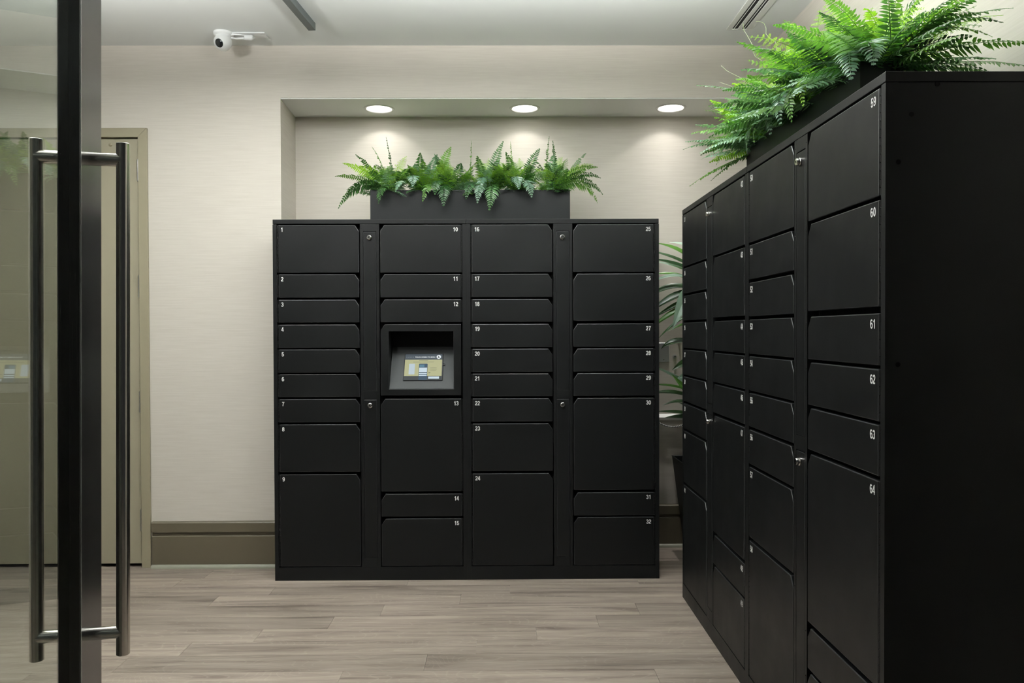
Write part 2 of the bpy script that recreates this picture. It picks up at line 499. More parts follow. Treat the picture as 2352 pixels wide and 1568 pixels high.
# ------------------------------------------------------------------ baseboards
def baseboard(name, x0, x1, yw):
    e = empty(name, (x0, yw, 0), kind='structure')
    L_ = x1 - x0
    MB().box(0, L_, -0.020, 0, 0.0, 0.181).build('lower_board', 'base_paint', e, bevel=0.003)
    MB().box(0, L_, -0.010, 0, 0.181, 0.203).build('groove_strip', 'base_paint', e)
    MB().prism_x([(-0.022, 0.203), (-0.022, 0.254), (-0.017, 0.260), (0, 0.262), (0, 0.203)], 0, L_).build('cap_board', 'base_paint', e)
    q = [(-0.0205, 0.0)] + [(-0.0205 - 0.016 * math.cos(a * D), 0.020 * math.sin(a * D)) for a in range(0, 91, 18)]
    MB().prism_x(q, 0, L_).build('shoe_moulding', 'shoe_paint', e, smooth=True)
baseboard('baseboard_back', -2.000, NX - 0.004, YB - 0.0)
baseboard('baseboard_niche', 0.84, XR, YN)

# ------------------------------------------------------------------ beige door
d = empty('door_1', (DX1, YB, 0), kind='structure')
fw = 0.052
f = MB()
f.prism_y([(-0.006, 0.0), (fw - 0.006, 0.0), (fw - 0.006, DZ + fw - 0.006), (-0.006, DZ - 0.006)], -0.012, 0.10)
f.prism_y([(-0.006, DZ - 0.006), (fw - 0.006, DZ + fw - 0.006), (DX0 - DX1 - fw + 0.006, DZ + fw - 0.006), (DX0 - DX1 + 0.006, DZ - 0.006)], -0.012, 0.10)
f.prism_y([(DX0 - DX1 + 0.006, 0), (DX0 - DX1 + 0.006, DZ - 0.006), (DX0 - DX1 - fw + 0.006, DZ + fw - 0.006), (DX0 - DX1 - fw + 0.006, 0)], -0.012, 0.10)
f.build('door_frame', 'frame_paint', d, bevel=0.002)
MB().box(DX0 - DX1 + 0.010, -0.0095, 0.004, 0.05, 0.020, DZ - 0.013).build('door_leaf', 'door_paint', d, bevel=0.002)
MB().box(DX0 - DX1, 0, 0.055, 0.07, 0.0, DZ).build('door_backing', 'locker_inside', d)  # black sheet across the opening, showing in the gaps round the leaf
for zc in (2.246, 1.594, 0.941, 0.270):
    h = MB()
    for k in range(5):
        h.lathe([(0.0075, 0), (0.0075, 0.0225)], (-0.008, -0.004, zc - 0.06 + k * 0.0235), n=10)
    h.lathe([(0.005, -0.004), (0.005, 0.122)], (-0.008, -0.004, zc - 0.06), n=8)
    h.build('hinge', 'hinge_steel', d, smooth=True)
MB().lathe([(0.010, 0.0), (0.010, -0.004), (0.006, -0.008), (0.001, -0.009)], (-0.165, 0.004, 2.390), axis='Y', n=12).build('rubber_bumper', 'frame_paint', d, smooth=True)

# ------------------------------------------------------------------ locker units
H, W, DEP = 1.93, 1.03, 0.59
def Z(y): return (1332.0 - y) / 430.0
COL_A = [(515, 624), (628, 681), (686, 738), (743, 796), (800, 853), (857, 909), (914, 967), (972, 1081), (1087, 1299)]
COL_B = [(515, 624), (628, 736), (743, 796), (800, 853), (857, 909), (914, 1126), (1132, 1185), (1189, 1299)]
COL_T = [(515, 624), (628, 681), (686, 738), (743, 906), (914, 1127), (1133, 1185), (1190, 1299)]
XA0, XA1 = 0.0305, 0.4585
DOORS = {}
def door_mesh(z0, z1, mirror):
    key = (round(z1 - z0, 4), mirror)
    if key in DOORS: return DOORS[key]
    h = z1 - z0; wd = XA1 - XA0; cx, cz = 0.022, 0.033
    poly = [(0, 0), (wd, 0), (wd, h - cz), (wd - cx, h), (0, h)]
    if mirror: poly = [(-x, z) for x, z in poly][::-1]
    me = MB().prism_y(poly, -0.0005, 0.018).mesh('door', ['locker_black', 'locker_edge_glint'])
    DOORS[key] = me
    return me
HINGE = {}
def hinge_mesh(h):
    key = round(h, 4)
    if key in HINGE: return HINGE[key]
    mb = MB(); n = max(3, int(round(h / 0.019))); st = h / n
    for k in range(n):
        r = 0.0036
        mb.lathe([(r, 0.0012), (r, st - 0.0012)], (0, 0.0035, k * st), n=6)
    mb.box(-0.001, 0.0055, 0.006, 0.008, 0, h)
    HINGE[key] = mb.mesh('hinge', 'hinge_black', smooth=True)
    return HINGE[key]
LOCK = MB()
LOCK.lathe([(0.0125, 0.0), (0.0125, -0.004), (0.0105, -0.005), (0.0105, -0.013), (0.0095, -0.0145), (0.0045, -0.0145)], (0, 0, 0), axis='Y', n=18, mi=0, cap=(True, False))
LOCK.lathe([(0.0045, -0.0145), (0.0045, -0.0105)], (0, 0, 0), axis='Y', n=12, mi=1, cap=(False, True))
LOCK_ME = LOCK.mesh('lock', ['nickel', 'keyhole'], smooth=True)
def add_bevel(o, wdt=0.0022):
    md = o.modifiers.new('bevel', 'BEVEL'); md.width = wdt; md.segments = 2; md.limit_method = 'ANGLE'; md.angle_limit = 30 * D

PZ = [(Z(531), Z(895)), (Z(916), Z(1279))]   # (top, bottom) of the two service panels
PX0, PX1 = 0.4815, 0.5485
def locker(loc, rz, first, colb, label, group, plugs=False):
    e = empty('parcel_locker', loc, rz, label, 'locker', group)
    # carcass, open front frame
    c = MB()
    c.box(0.003, W - 0.003, 0.034, DEP - 0.003, 0.002, H - 0.006, 1)
    c.box(0.0, 0.021, 0.0, DEP, 0.0, Z(513.5)); c.box(W - 0.021, W, 0.0, DEP, 0.0, Z(513.5))
    c.box(0.021, W - 0.021, 0.0, 0.034, 0.0, Z(1301))
    # mullion pieces round the two service panel openings
    a, b_ = 0.4640, W - 0.4640
    g = 0.0016
    c.box(a, PX0 - g, 0.0, 0.034, Z(1301), Z(513)); c.box(PX1 + g, b_, 0.0, 0.034, Z(1301), Z(513))
    c.box(PX0 - g, PX1 + g, 0.0, 0.034, PZ[0][0] + 0.003, Z(513))
    c.box(PX0 - g, PX1 + g, 0.0, 0.034, PZ[1][0] + 0.003, PZ[0][1] - g)
    c.box(PX0 - g, PX1 + g, 0.0, 0.034, Z(1301), PZ[1][1] - g)
    for z in [Z(t) - 0.020 for t, _ in COL_A]:
        c.lathe([(0.0022, 0.0), (0.0022, -0.0008), (0.001, -0.0014)], (0.4715, 0, z), axis='Y', n=6)
    for z in [Z(t) - 0.020 for t, _ in colb]:
        c.lathe([(0.0022, 0.0), (0.0022, -0.0008), (0.001, -0.0014)], (W - 0.4715, 0, z), axis='Y', n=6)
    if plugs:
        for (py, pz) in ((0.06, 1.83), (0.03, 1.72), (0.03, 1.25), (0.12, 1.90)):
            c.lathe([(0.006, 0.0), (0.006, 0.001), (0.003, 0.0015)], (W, py, pz), axis='X', n=10, mi=1)
    add_bevel(c.build('carcass', ['locker_black', 'locker_inside'], e), 0.0012)
    add_bevel(MB().box(0.0, W - 0.001, 0.0, DEP, Z(512.5), H).build('top_cap', 'locker_black', e), 0.0016)
    for (z1, z0) in PZ:
        p = MB().box(PX0, PX1, 0.0, 0.012, z0, z1).build('service_panel', ['locker_black', 'locker_edge_glint'], e); add_bevel(p, 0.0014); p.modifiers['bevel'].material = 1
        lk = obj('lock', LOCK_ME, p); lk.location = ((PX0 + PX1) / 2 - 0.002, 0.0, z1 - 0.030)
    num = first
    for side, col in ((0, COL_A), (1, colb)):
        for (ty, by) in col:
            z1, z0 = Z(ty), Z(by)
            if side == 1 and by - ty == 163:
                terminal(e, z0, z1); continue
            dr = obj('door', door_mesh(z0, z1, side == 1), e)
            dr.location = (XA0 if side == 0 else W - XA0, 0, z0)
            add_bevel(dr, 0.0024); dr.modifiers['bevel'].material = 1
            hg = obj('hinge', hinge_mesh(z1 - z0), dr)
            hg.location = (-0.0050, 0, 0) if side == 0 else (0.0050, 0, 0)
            if side: hg.rotation_euler = (0, 0, 0); hg.scale = (-1, 1, 1)
            tm = number_mesh(str(num), 0.0225, 'LEFT' if side == 0 else 'RIGHT')
            nb = obj('number', tm, dr)
            nb.rotation_euler = (90 * D, 0, 0)
            nb.location = (0.013, -0.0011, z1 - z0 - 0.036) if side == 0 else (-0.014, -0.0011, z1 - z0 - 0.036)
            num += 1
    return e

TX0, TX1, TZ0, TZ1 = 0.6140, 0.9600, 1.0245, 1.3330
SL0, SL1 = (0.006, TZ0 + 0.001), (0.140, 1.245)    # sloping ledge (y,z) bottom and top
def terminal(e, z0, z1):
    """the door with the touchscreen recess: face plate with a rectangular opening and a lined recess"""
    x0, x1 = W - XA1, W - XA0
    cx, cz = 0.022, 0.033
    out = [(x0, z0), (x1, z0), (x1, z1), (x0 + cx, z1), (x0, z1 - cz)]
    hole = [(TX0, TZ0), (TX1, TZ0), (TX1, TZ1), (TX0, TZ1)]
    mb = MB()
    def ring(y):
        k = len(mb.v)
        mb.v += [(x, y, z) for x, z in out] + [(x, y, z) for x, z in hole]
        return k
    k0 = ring(-0.0005); k1 = ring(0.016)
    fr = [(0, 1, 6, 5), (1, 2, 7, 6), (2, 3, 8, 7), (3, 4, 8), (4, 0, 5, 8)]
    for q in fr:
        mb.f.append([k0 + i for i in q]); mb.m.append(0)
        mb.f.append([k1 + i for i in reversed(q)]); mb.m.append(0)
    for i in range(5):
        j = (i + 1) % 5; mb.f.append([k0 + i, k1 + i, k1 + j, k0 + j]); mb.m.append(0)
    for i in range(4):
        j = (i + 1) % 4; mb.f.append([k0 + 5 + i, k0 + 5 + j, k1 + 5 + j, k1 + 5 + i]); mb.m.append(0)
    t = mb.build('terminal_door', ['locker_black', 'locker_edge_glint'], e); add_bevel(t, 0.0012); t.modifiers['bevel'].material = 1
    # recess lining: sides, roof, back in black; ledge in grey
    yb = 0.150
    r = MB()
    r.add([(TX0, 0.016, TZ0), (TX0, 0.016, TZ1), (TX0, yb, TZ1), (TX0, yb, TZ0)], [(0, 1, 2, 3)])
    r.add([(TX1, 0.016, TZ0), (TX1, 0.016, TZ1), (TX1, yb, TZ1), (TX1, yb, TZ0)], [(3, 2, 1, 0)])
    r.add([(TX0, 0.016, TZ1), (TX1, 0.016, TZ1), (TX1, yb, TZ1), (TX0, yb, TZ1)], [(0, 1, 2, 3)])
    r.add([(TX0, yb, TZ0), (TX1, yb, TZ0), (TX1, yb, TZ1), (TX0, yb, TZ1)], [(3, 2, 1, 0)])
    r.build('recess_lining', 'locker_black', t, fix=False)
    (ya, za), (yc, zc) = SL0, SL1
    MB().prism_x([(ya, za), (yc, zc), (yb - 0.001, zc), (yb - 0.001, za)], TX0 + 0.0008, TX1 - 0.0008).build('sloping_ledge', 'ledge_grey', t, bevel=0.0008)

# cut the carcass core behind the terminal: the unit with the screen gets a shallower core there (see below)
G_L = 'black parcel locker units'
u1 = locker((-1.235, 4.142, 0), 0, 1, COL_T, 'black parcel locker unit numbered 1 to 15 with a lit touchscreen', G_L)
u2 = locker((-0.205, 4.142, 0), 0, 16, COL_B, 'black parcel locker unit numbered 16 to 32 under the fern planter', G_L)
u3 = locker((0.884, 3.855, 0), -90 * D, 33, COL_B, 'black parcel locker unit numbered 33 to 49, farther one on the right wall', G_L)
u4 = locker((0.884, 2.825, 0), -90 * D, 50, COL_B, 'black parcel locker unit numbered 50 to 66, nearest at right', G_L, plugs=True)
# deepen the recess: replace the core of unit 1 by boxes that leave the terminal bay free
cc = [o for o in u1.children if o.name.startswith('carcass')][0]
bm = bmesh.new(); bm.from_mesh(cc.data)
bm.verts.ensure_lookup_table()
bmesh.ops.delete(bm, geom=[v for v in bm.verts[:8]], context='VERTS')
bm.to_mesh(cc.data); bm.free()
core = MB()
bx0, bx1, bz0, bz1 = TX0 - 0.004, TX1 + 0.004, TZ0 - 0.004, TZ1 + 0.004
core.box(0.003, bx0, 0.034, DEP - 0.003, 0.002, H - 0.006); core.box(bx1, W - 0.003, 0.034, DEP - 0.003, 0.002, H - 0.006)
core.box(bx0, bx1, 0.034, DEP - 0.003, 0.002, bz0); core.box(bx0, bx1, 0.034, DEP - 0.003, bz1, H - 0.006)
core.box(bx0, bx1, 0.155, DEP - 0.003, bz0, bz1)
core.build('carcass_core', 'locker_inside', u1)

# ------------------------------------------------------------------ touchscreen tablet on the sloping ledge
slope = math.atan2(SL1[1] - SL0[1], SL1[0] - SL0[0])
tl = math.hypot(SL1[1] - SL0[1], SL1[0] - SL0[0])
tb = bpy.data.objects.new('tablet', None); link(tb)
tag(tb, 'small lit touchscreen tablet mounted on the grey sloping ledge of locker', 'tablet')
s0 = 0.047
tb.matrix_world = (Matrix.Translation((-1.235 + 0.7915, 4.142 + SL0[0] + s0 * math.cos(slope), SL0[1] + s0 * math.sin(slope)))
                   @ Matrix.Rotation(slope, 4, 'X') @ Matrix.Translation((0, 0, 0.0012)))
TW, TH = 0.212, 0.166
def plate(name, x0, x1, y0, y1, z, mat, parent, th=0.0006):
    return MB().box(x0, x1, y0, y1, z - th, z).build(name, mat, parent)
body = MB().box(-TW / 2, TW / 2, 0, TH, -0.001, 0.004).build('bezel', 'bezel_black', tb, bevel=0.0015)
MB().lathe([(0.0065, 0), (0.0065, 0.004), (0.005, 0.005)], (TW / 2 + 0.005, 0.098, 0), n=14).build('home_button', 'bezel_black', tb, smooth=True)
zz = 0.0046
sx0, sx1, sy0, sy1 = -TW / 2 + 0.004, TW / 2 - 0.006, 0.003, TH - 0.004
sw, sh = sx1 - sx0, sy1 - sy0
def SX(u): return sx0 + sw * u
def SY(v): return sy0 + sh * v
disp = plate('display', sx0, sx1, SY(0.155), SY(0.785), zz, 'scr_yellow', tb)
hd = plate('header_bar', sx0, sx1, SY(0.785), sy1, zz, 'scr_header', tb)
ft = plate('footer_bar', sx0, sx1, sy0, SY(0.155), zz, 'scr_footer', tb)
t1 = obj('lettering', text_mesh('TOUCH SCREEN TO BEGIN', 0.0090, 'scr_text', 0.0002, 'RIGHT', 1.0), hd); t1.location = (SX(0.81), SY(0.865), zz + 0.0003)
t2 = obj('lettering', text_mesh('L U X E R', 0.0090, 'scr_logo', 0.0, 'LEFT', 1.1), hd); t2.location = (SX(0.03), SY(0.865), zz + 0.0003)
MB().lathe([(0.0120, 0), (0.0120, 0.0005)], (SX(0.905), SY(0.893), zz), n=24).build('touch_icon', 'scr_text', hd)
MB().add([(SX(0.905) + dx, SY(0.893) + dy, zz + 0.0009) for dx, dy in ((-0.004, -0.006), (0.004, -0.006), (0.005, 0.0), (0.001, 0.001), (-0.0005, 0.007), (-0.003, 0.0065), (-0.002, 0.0), (-0.0055, 0.001))],
         [list(range(8))]).build('hand_icon', 'scr_footer', hd)
def rrect(mb, x0, x1, y0, y1, z, r=0.004):
    pts = []
    for cx, cy, a0 in ((x1 - r, y0 + r, -90), (x1 - r, y1 - r, 0), (x0 + r, y1 - r, 90), (x0 + r, y0 + r, 180)):
        for k in range(4):
            a = (a0 + 30 * k) * D; pts.append((cx + r * math.cos(a), cy + r * math.sin(a)))
    n = len(pts); v = [(x, y, z) for x, y in pts] + [(x, y, z - 0.0005) for x, y in pts]
    mb.add(v, [list(range(n))] + [(i, i + n, (i + 1) % n + n, (i + 1) % n) for i in range(n)]); return mb
ph = rrect(MB(), SX(0.385), SX(0.615), SY(0.0), SY(0.625), zz + 0.0005).build('phone_picture', 'scr_blue', tb)
plate('phone_photo', SX(0.40), SX(0.53), SY(0.49), SY(0.59), zz + 0.0009, 'scr_teal', ph, 0.0004)
plate('phone_page', SX(0.395), SX(0.605), SY(0.30), SY(0.47), zz + 0.0009, 'scr_white', ph, 0.0004)
plate('phone_page', SX(0.395), SX(0.605), SY(0.225), SY(0.262), zz + 0.0009, 'scr_white', ph, 0.0004)
plate('phone_page', SX(0.395), SX(0.605), SY(0.155), SY(0.195), zz + 0.0009, 'scr_white', ph, 0.0004)
rrect(MB(), SX(0.115), SX(0.275), SY(0.215), SY(0.625), zz + 0.0005, 0.003).build('white_card', 'scr_card', tb)
plate('button_box', SX(0.645), SX(0.935), SY(0.045), SY(0.13), zz + 0.0005, 'scr_white', tb)
for (u0, u1_, v) in ((0.38, 0.62, 0.745), (0.22, 0.78, 0.685), (0.69, 0.86, 0.455), (0.69, 0.87, 0.40), (0.69, 0.85, 0.345)):
    plate('text_line', SX(u0), SX(u1_), SY(v), SY(v + 0.016), zz + 0.0004, 'scr_dim', disp, 0.0003)
MB().add([(SX(0.645), SY(0.27), zz + 0.0006), (SX(0.665), SY(0.25), zz + 0.0006), (SX(0.665), SY(0.262), zz + 0.0006), (SX(0.695), SY(0.275), zz + 0.0006), (SX(0.70), SY(0.305), zz + 0.0006), (SX(0.688), SY(0.288), zz + 0.0006), (SX(0.665), SY(0.28), zz + 0.0006), (SX(0.665), SY(0.292), zz + 0.0006)],
         [list(range(8))]).build('arrow_icon', 'scr_footer', disp)

# ------------------------------------------------------------------ glass entrance door, opened towards the viewer
TH_D = 11.3
gd = bpy.data.objects.new('glass_door', None); link(gd)
tag(gd, 'open glass door with dark wooden stile and long steel pull handles, at left', 'door')
# local x = face normal (towards the lockers), local -y = along the leaf to its hinge side
gd.matrix_world = Matrix.Translation((-1.0120, 1.8252, 0.0)) @ Matrix.Rotation(0.57 * D, 4, 'Y') @ Matrix.Rotation(TH_D * D, 4, 'Z')   # hangs a little out of plumb
T2 = 0.0265
LZ = 2.47
def stile(y0, y1, nm):
    o = MB().box(-T2, T2, y0, y1, 0.012, LZ).build(nm, 'dark_stile', gd, bevel=0.0012)
    return o
st = stile(-0.076, 0.078, 'lock_stile')
MB().box(T2 + 0.0002, T2 + 0.0012, -0.0735, -0.0705, 0.012, LZ).build('edge_strip', 'silver_edge', st)
stile(-0.94, -0.80, 'hinge_stile')
MB().box(-T2, T2, -0.80, -0.076, 0.012, 0.26).build('bottom_rail', 'dark_stile', gd, bevel=0.0012)
MB().box(-T2, T2, -0.80, -0.076, LZ - 0.16, LZ).build('top_rail', 'dark_stile', gd, bevel=0.0012)
MB().box(-0.004, 0.004, -0.802, -0.074, 0.25, LZ - 0.15).build('glass_pane', 'glass', gd)
for s in (1, -1):
    hh = empty('pull_handle'); hh.parent = gd
    xb = s * 0.0960
    MB().lathe([(0.0140, 0), (0.0150, 0.001), (0.0150, 1.2105), (0.0140, 1.2115)], (xb, 0, 0.5665), n=32).build('grip_bar', 'brushed_steel', hh, smooth=True)
    for z in (1.7380, 0.6205):
        MB().lathe([(0.0152, s * T2), (0.0152, xb)], (0, 0, z), axis='X', n=28, cap=(True, False)).build('post', 'brushed_steel', hh, smooth=True)

# ------------------------------------------------------------------ recessed niche downlights
def spot(name, loc, power, angle, blend, radius, parent, rot=(0, 0, 0), col=(1.0, 0.965, 0.90)):
    l = bpy.data.lights.new(name, 'SPOT'); l.energy = power; l.spot_size = angle * D; l.spot_blend = blend
    l.shadow_soft_size = radius; l.color = col
    o = bpy.data.objects.new(name, l); link(o, parent); o.location = loc; o.rotation_euler = rot
    return o
def beam_profile(l, cap=0.045):
    """photometry of a reflector downlight: intensity rises towards the beam axis as 1/sin^1.5"""
    l.use_nodes = True; nt = l.node_tree; N = nt.nodes.new; L = nt.links.new
    em = [n for n in nt.nodes if n.type == 'EMISSION'][0]
    g = N('ShaderNodeNewGeometry'); dt = N('ShaderNodeVectorMath'); dt.operation = 'DOT_PRODUCT'
    L(g.outputs['Incoming'], dt.inputs[0]); L(g.outputs['Normal'], dt.inputs[1])
    sq_ = N('ShaderNodeMath'); sq_.operation = 'MULTIPLY'; L(dt.outputs['Value'], sq_.inputs[0]); L(dt.outputs['Value'], sq_.inputs[1])
    om = N('ShaderNodeMath'); om.operation = 'SUBTRACT'; om.inputs[0].default_value = 1.0; L(sq_.outputs[0], om.inputs[1])
    mx = N('ShaderNodeMath'); mx.operation = 'MAXIMUM'; mx.inputs[1].default_value = cap; L(om.outputs[0], mx.inputs[0])
    pw = N('ShaderNodeMath'); pw.operation = 'POWER'; pw.inputs[1].default_value = -0.75; L(mx.outputs[0], pw.inputs[0])
    L(pw.outputs[0], em.inputs['Strength'])
for i, (lx, ly) in enumerate(LX):
    e = empty('recessed_downlight', (lx, ly, ZS), 0,
              ['glowing recessed downlight in the niche soffit above the planter left end',
               'glowing recessed downlight in the niche soffit above the planter right end',
               'glowing recessed downlight in the niche soffit nearest the right wall'][i], 'downlight', 'niche downlights')
    MB().lathe([(HR - 0.001, 0.0), (HR + 0.003, -0.004), (HR + 0.014, -0.003), (HR + 0.016, 0.0)], (0, 0, -0.0062), n=40, cap=(False, False)).build('trim_ring', 'trim_white', e, smooth=True)
    MB().lathe([(HR - 0.0015, -0.006), (HR - 0.004, 0.02), (HR - 0.012, 0.066)], (0, 0, 0), n=40, cap=(False, False)).build('reflector_cone', 'reflector', e, smooth=True, fix=False)
    MB().lathe([(HR - 0.012, 0.066), (0.0005, 0.067)], (0, 0, 0), n=32, cap=(False, False)).build('lens', 'led_lens', e)
    l = bpy.data.lights.new('niche_lamp', 'AREA'); l.shape = 'DISK'; l.size = 0.03; l.energy = P_NICHE; l.color = (1.0, 0.975, 0.93)
    beam_profile(l, 0.045 if i < 2 else 0.009)
    lo = bpy.data.objects.new('niche_lamp', l); link(lo, e); lo.location = (0, 0, 0.058)

# ------------------------------------------------------------------ ceiling track with spot heads (the heads hang nearer than the picture shows)
tr = empty('lighting_track', (-1.004, 4.085, ZC), 0, 'dark grey square lighting track on the white ceiling', 'track')
tr.rotation_euler = (0, 0, -4.6 * D)
MB().box(-0.019, 0.019, -2.9, 0.0, -0.038, 0.0).build('track_rail', 'track_grey', tr, bevel=0.001)
def track_head(t, aim, lab, gain=1.0):
    p = tr.matrix_basis @ Vector((0, -t, -0.038))
    e = empty('track_spotlight', p, 0, lab, 'spotlight', 'track spotlights')
    MB().lathe([(0.014, 0), (0.014, -0.05)], (0, 0, 0), n=12).build('stem', 'track_grey', e, smooth=True)
    dirv = (Vector(aim) - (p + Vector((0, 0, -0.09)))).normalized()
    q = dirv.to_track_quat('-Z', 'Y')
    can = MB().lathe([(0.030, 0.06), (0.042, 0.05), (0.042, -0.075), (0.038, -0.078), (0.036, -0.06)], (0, 0, 0), n=24, cap=(True, False)).build('can', 'track_grey', e, smooth=True)
    can.location = (0, 0, -0.09); can.rotation_mode = 'QUATERNION'; can.rotation_quaternion = q
    ln = MB().lathe([(0.036, -0.060), (0.0005, -0.0605)], (0, 0, 0), n=24, cap=(False, False)).build('lens', 'led_lens', can)
    sp = spot('track_lamp', (0, 0, -0.082), P_TRACK * gain, 100, 0.8, 0.035, can, col=(1.0, 0.985, 0.94))
track_head(1.15, (-1.5, 4.4, 1.3), 'dark track spotlight aimed at the beige wall, farthest on the track')
track_head(1.85, (-0.2, 4.3, 1.2), 'dark track spotlight aimed at the touchscreen lockers, second on the track')
track_head(2.55, (0.55, 3.1, 0.0), 'dark track spotlight aimed at the floor, nearest on the track', 1.9)

# unseen uplight bowls added to brighten the ceiling; a downlight follows
def bowl(x, y, z, r, lab):
    e = empty('added_bowl_uplight', (x, y, ZC), 0, lab, 'added lamp', 'added uplight bowls')
    MB().lathe([(0.06, 0), (0.06, -0.018), (0.05, -0.022)], (0, 0, 0), n=28).build('canopy', 'trim_white', e, smooth=True)
    MB().tube([(0, 0, -0.02), (0, 0, z - ZC - 0.06)], 0.006, 10).build('stem', 'trim_white', e, smooth=True)
    prof = [(max(0.0005, r * math.sin(a * D)), z - ZC - 0.5 * r * math.cos(a * D)) for a in range(0, 91, 10)]
    prof += [(max(0.0005, (r - 0.008) * math.sin(a * D)), z - ZC + 0.004 - 0.5 * (r - 0.008) * math.cos(a * D)) for a in range(90, -1, -10)]
    MB().lathe(prof, (0, 0, 0), n=36, cap=(False, False)).build('bowl_shade', 'trim_white', e, smooth=True)
    l = bpy.data.lights.new('added_bowl_lamp', 'AREA'); l.shape = 'DISK'; l.size = 1.6 * r; l.energy = P_BOWL; l.color = (0.985, 1.0, 0.97)
    lo = bpy.data.objects.new('added_bowl_lamp', l); link(lo, e); lo.location = (0, 0, z - ZC - 0.03); lo.rotation_euler = (math.pi, 0, 0)
bowl(-0.35, 2.66, 2.60, 0.20, 'white uplight bowl added out of view, the middle one of three')
bowl(-1.80, 2.66, 2.60, 0.20, 'white uplight bowl added out of view left of the lighting track')
bowl(0.62, 2.66, 2.60, 0.20, 'white uplight bowl added out of view nearest the right-hand lockers')

def ceiling_downlight(x, y, lab, power, aim=None):
    e = empty('ceiling_downlight', (x, y, ZC), 0, lab, 'downlight', 'ceiling downlights')
    MB().lathe([(0.085, 0.0), (0.085, -0.006), (0.070, -0.009), (0.066, -0.002)], (0, 0, 0), n=36, cap=(False, False)).build('trim_ring', 'trim_white', e, smooth=True)
    MB().lathe([(0.067, -0.003), (0.0005, -0.0035)], (0, 0, 0), n=32, cap=(False, False)).build('lens', 'led_lens', e)
    rot = (0, 0, 0)
    spot('downlight_lamp', (0, 0, -0.015), power, 105, 0.7, 0.05, e, rot, col=(1.0, 0.985, 0.94))
ceiling_downlight(0.45, 2.75, 'white round ceiling downlight above the near right lockers', P_DOWN)

# ------------------------------------------------------------------ linear ceiling diffuser
v = empty('ceiling_diffuser', (1.26, 4.150, ZC), 0, 'long white two-slot air diffuser in the ceiling at upper right', 'air vent')
fr = MB()
L_ = 1.9
for x0, x1 in ((-0.071, -0.042), (-0.012, 0.010), (0.030 + 0.004, 0.068)):
    fr.box(x0, x1, -L_, 0.0, -0.006, -0.0005)
fr.box(-0.071, 0.068, 0.0, 0.006, -0.006, -0.0005)
fr.build('diffuser_frame', 'vent_white', v, bevel=0.001)
for x0, x1 in ((-0.042, -0.012), (0.010, 0.034)):
    MB().box(x0, x1, -L_, 0.0, -0.0025, -0.0008).build('slot', 'vent_dark', v)
    MB().box(x0 + 0.009, x0 + 0.012, -L_, -0.002, -0.0055, -0.0025).build('slot_blade', 'vent_white', v)

# ------------------------------------------------------------------ security camera
sc_ = empty('security_camera', (-1.513, 4.215, ZC), 0, 'white turret security camera with looped cable on the ceiling', 'camera')
MB().lathe([(0.052, 0), (0.052, -0.012), (0.044, -0.020), (0.040, -0.030)], (0, 0, 0), n=32).build('mounting_base', 'white_plastic', sc_, smooth=True)
ball_c = Vector((0, -0.008, -0.052))
ax = Vector((-0.22, -0.86, -0.46)).normalized()
q = ax.to_track_quat('Z', 'Y').to_matrix().to_4x4()
R_ = 0.047
prof = [(R_ * math.sin(a * D), -R_ * math.cos(a * D)) for a in range(8, 146, 8)]
bl = MB().lathe(prof, (0, 0, 0), n=32, cap=(True, False)).build('eyeball_housing', 'white_plastic', sc_, smooth=True)
bl.matrix_local = Matrix.Translation(ball_c) @ q
zr = -R_ * math.cos(144 * D); rr = R_ * math.sin(144 * D)
MB().lathe([(rr, zr), (rr - 0.004, zr + 0.002), (rr - 0.005, zr - 0.001)], (0, 0, 0), n=32, cap=(False, False)).build('face_ring', 'white_plastic', bl, smooth=True)
MB().lathe([(rr - 0.004, zr - 0.001), (rr * 0.6, zr + 0.003), (0.001, zr + 0.005)], (0, 0, 0), n=32, cap=(False, True)).build('lens_window', 'lens_black', bl, smooth=True)
MB().box(-0.03, 0.225, -0.012, 0.058, -0.006, 0.0).build('ceiling_plate', 'white_plastic', sc_, bevel=0.001)
def loop_pts(a, n=28):
    out = []
    for k in range(n + 1):
        th = 2 * math.pi * k / n
        out.append((0.055 + (0.085 + 0.012 * a) * math.cos(th + a), 0.018 + 0.030 * math.sin(th + a), -0.010 - 0.004 * a + 0.003 * math.sin(2 * th + a)))
    return out
for a in range(3):
    MB().tube(loop_pts(a), 0.0028, 6).build('cable', 'white_plastic', sc_, smooth=True)
MB().tube([(0.045, -0.01, -0.030), (0.075, -0.012, -0.036), (0.105, -0.012, -0.034), (0.118, -0.012, -0.033)], 0.004, 8).build('cable', 'white_plastic', sc_, smooth=True)
MB().lathe([(0.006, 0), (0.014, 0.006), (0.015, 0.04), (0.010, 0.048)], (0.115, -0.012, -0.030), axis='X', n=16).build('connector', 'white_plastic', sc_, smooth=True)

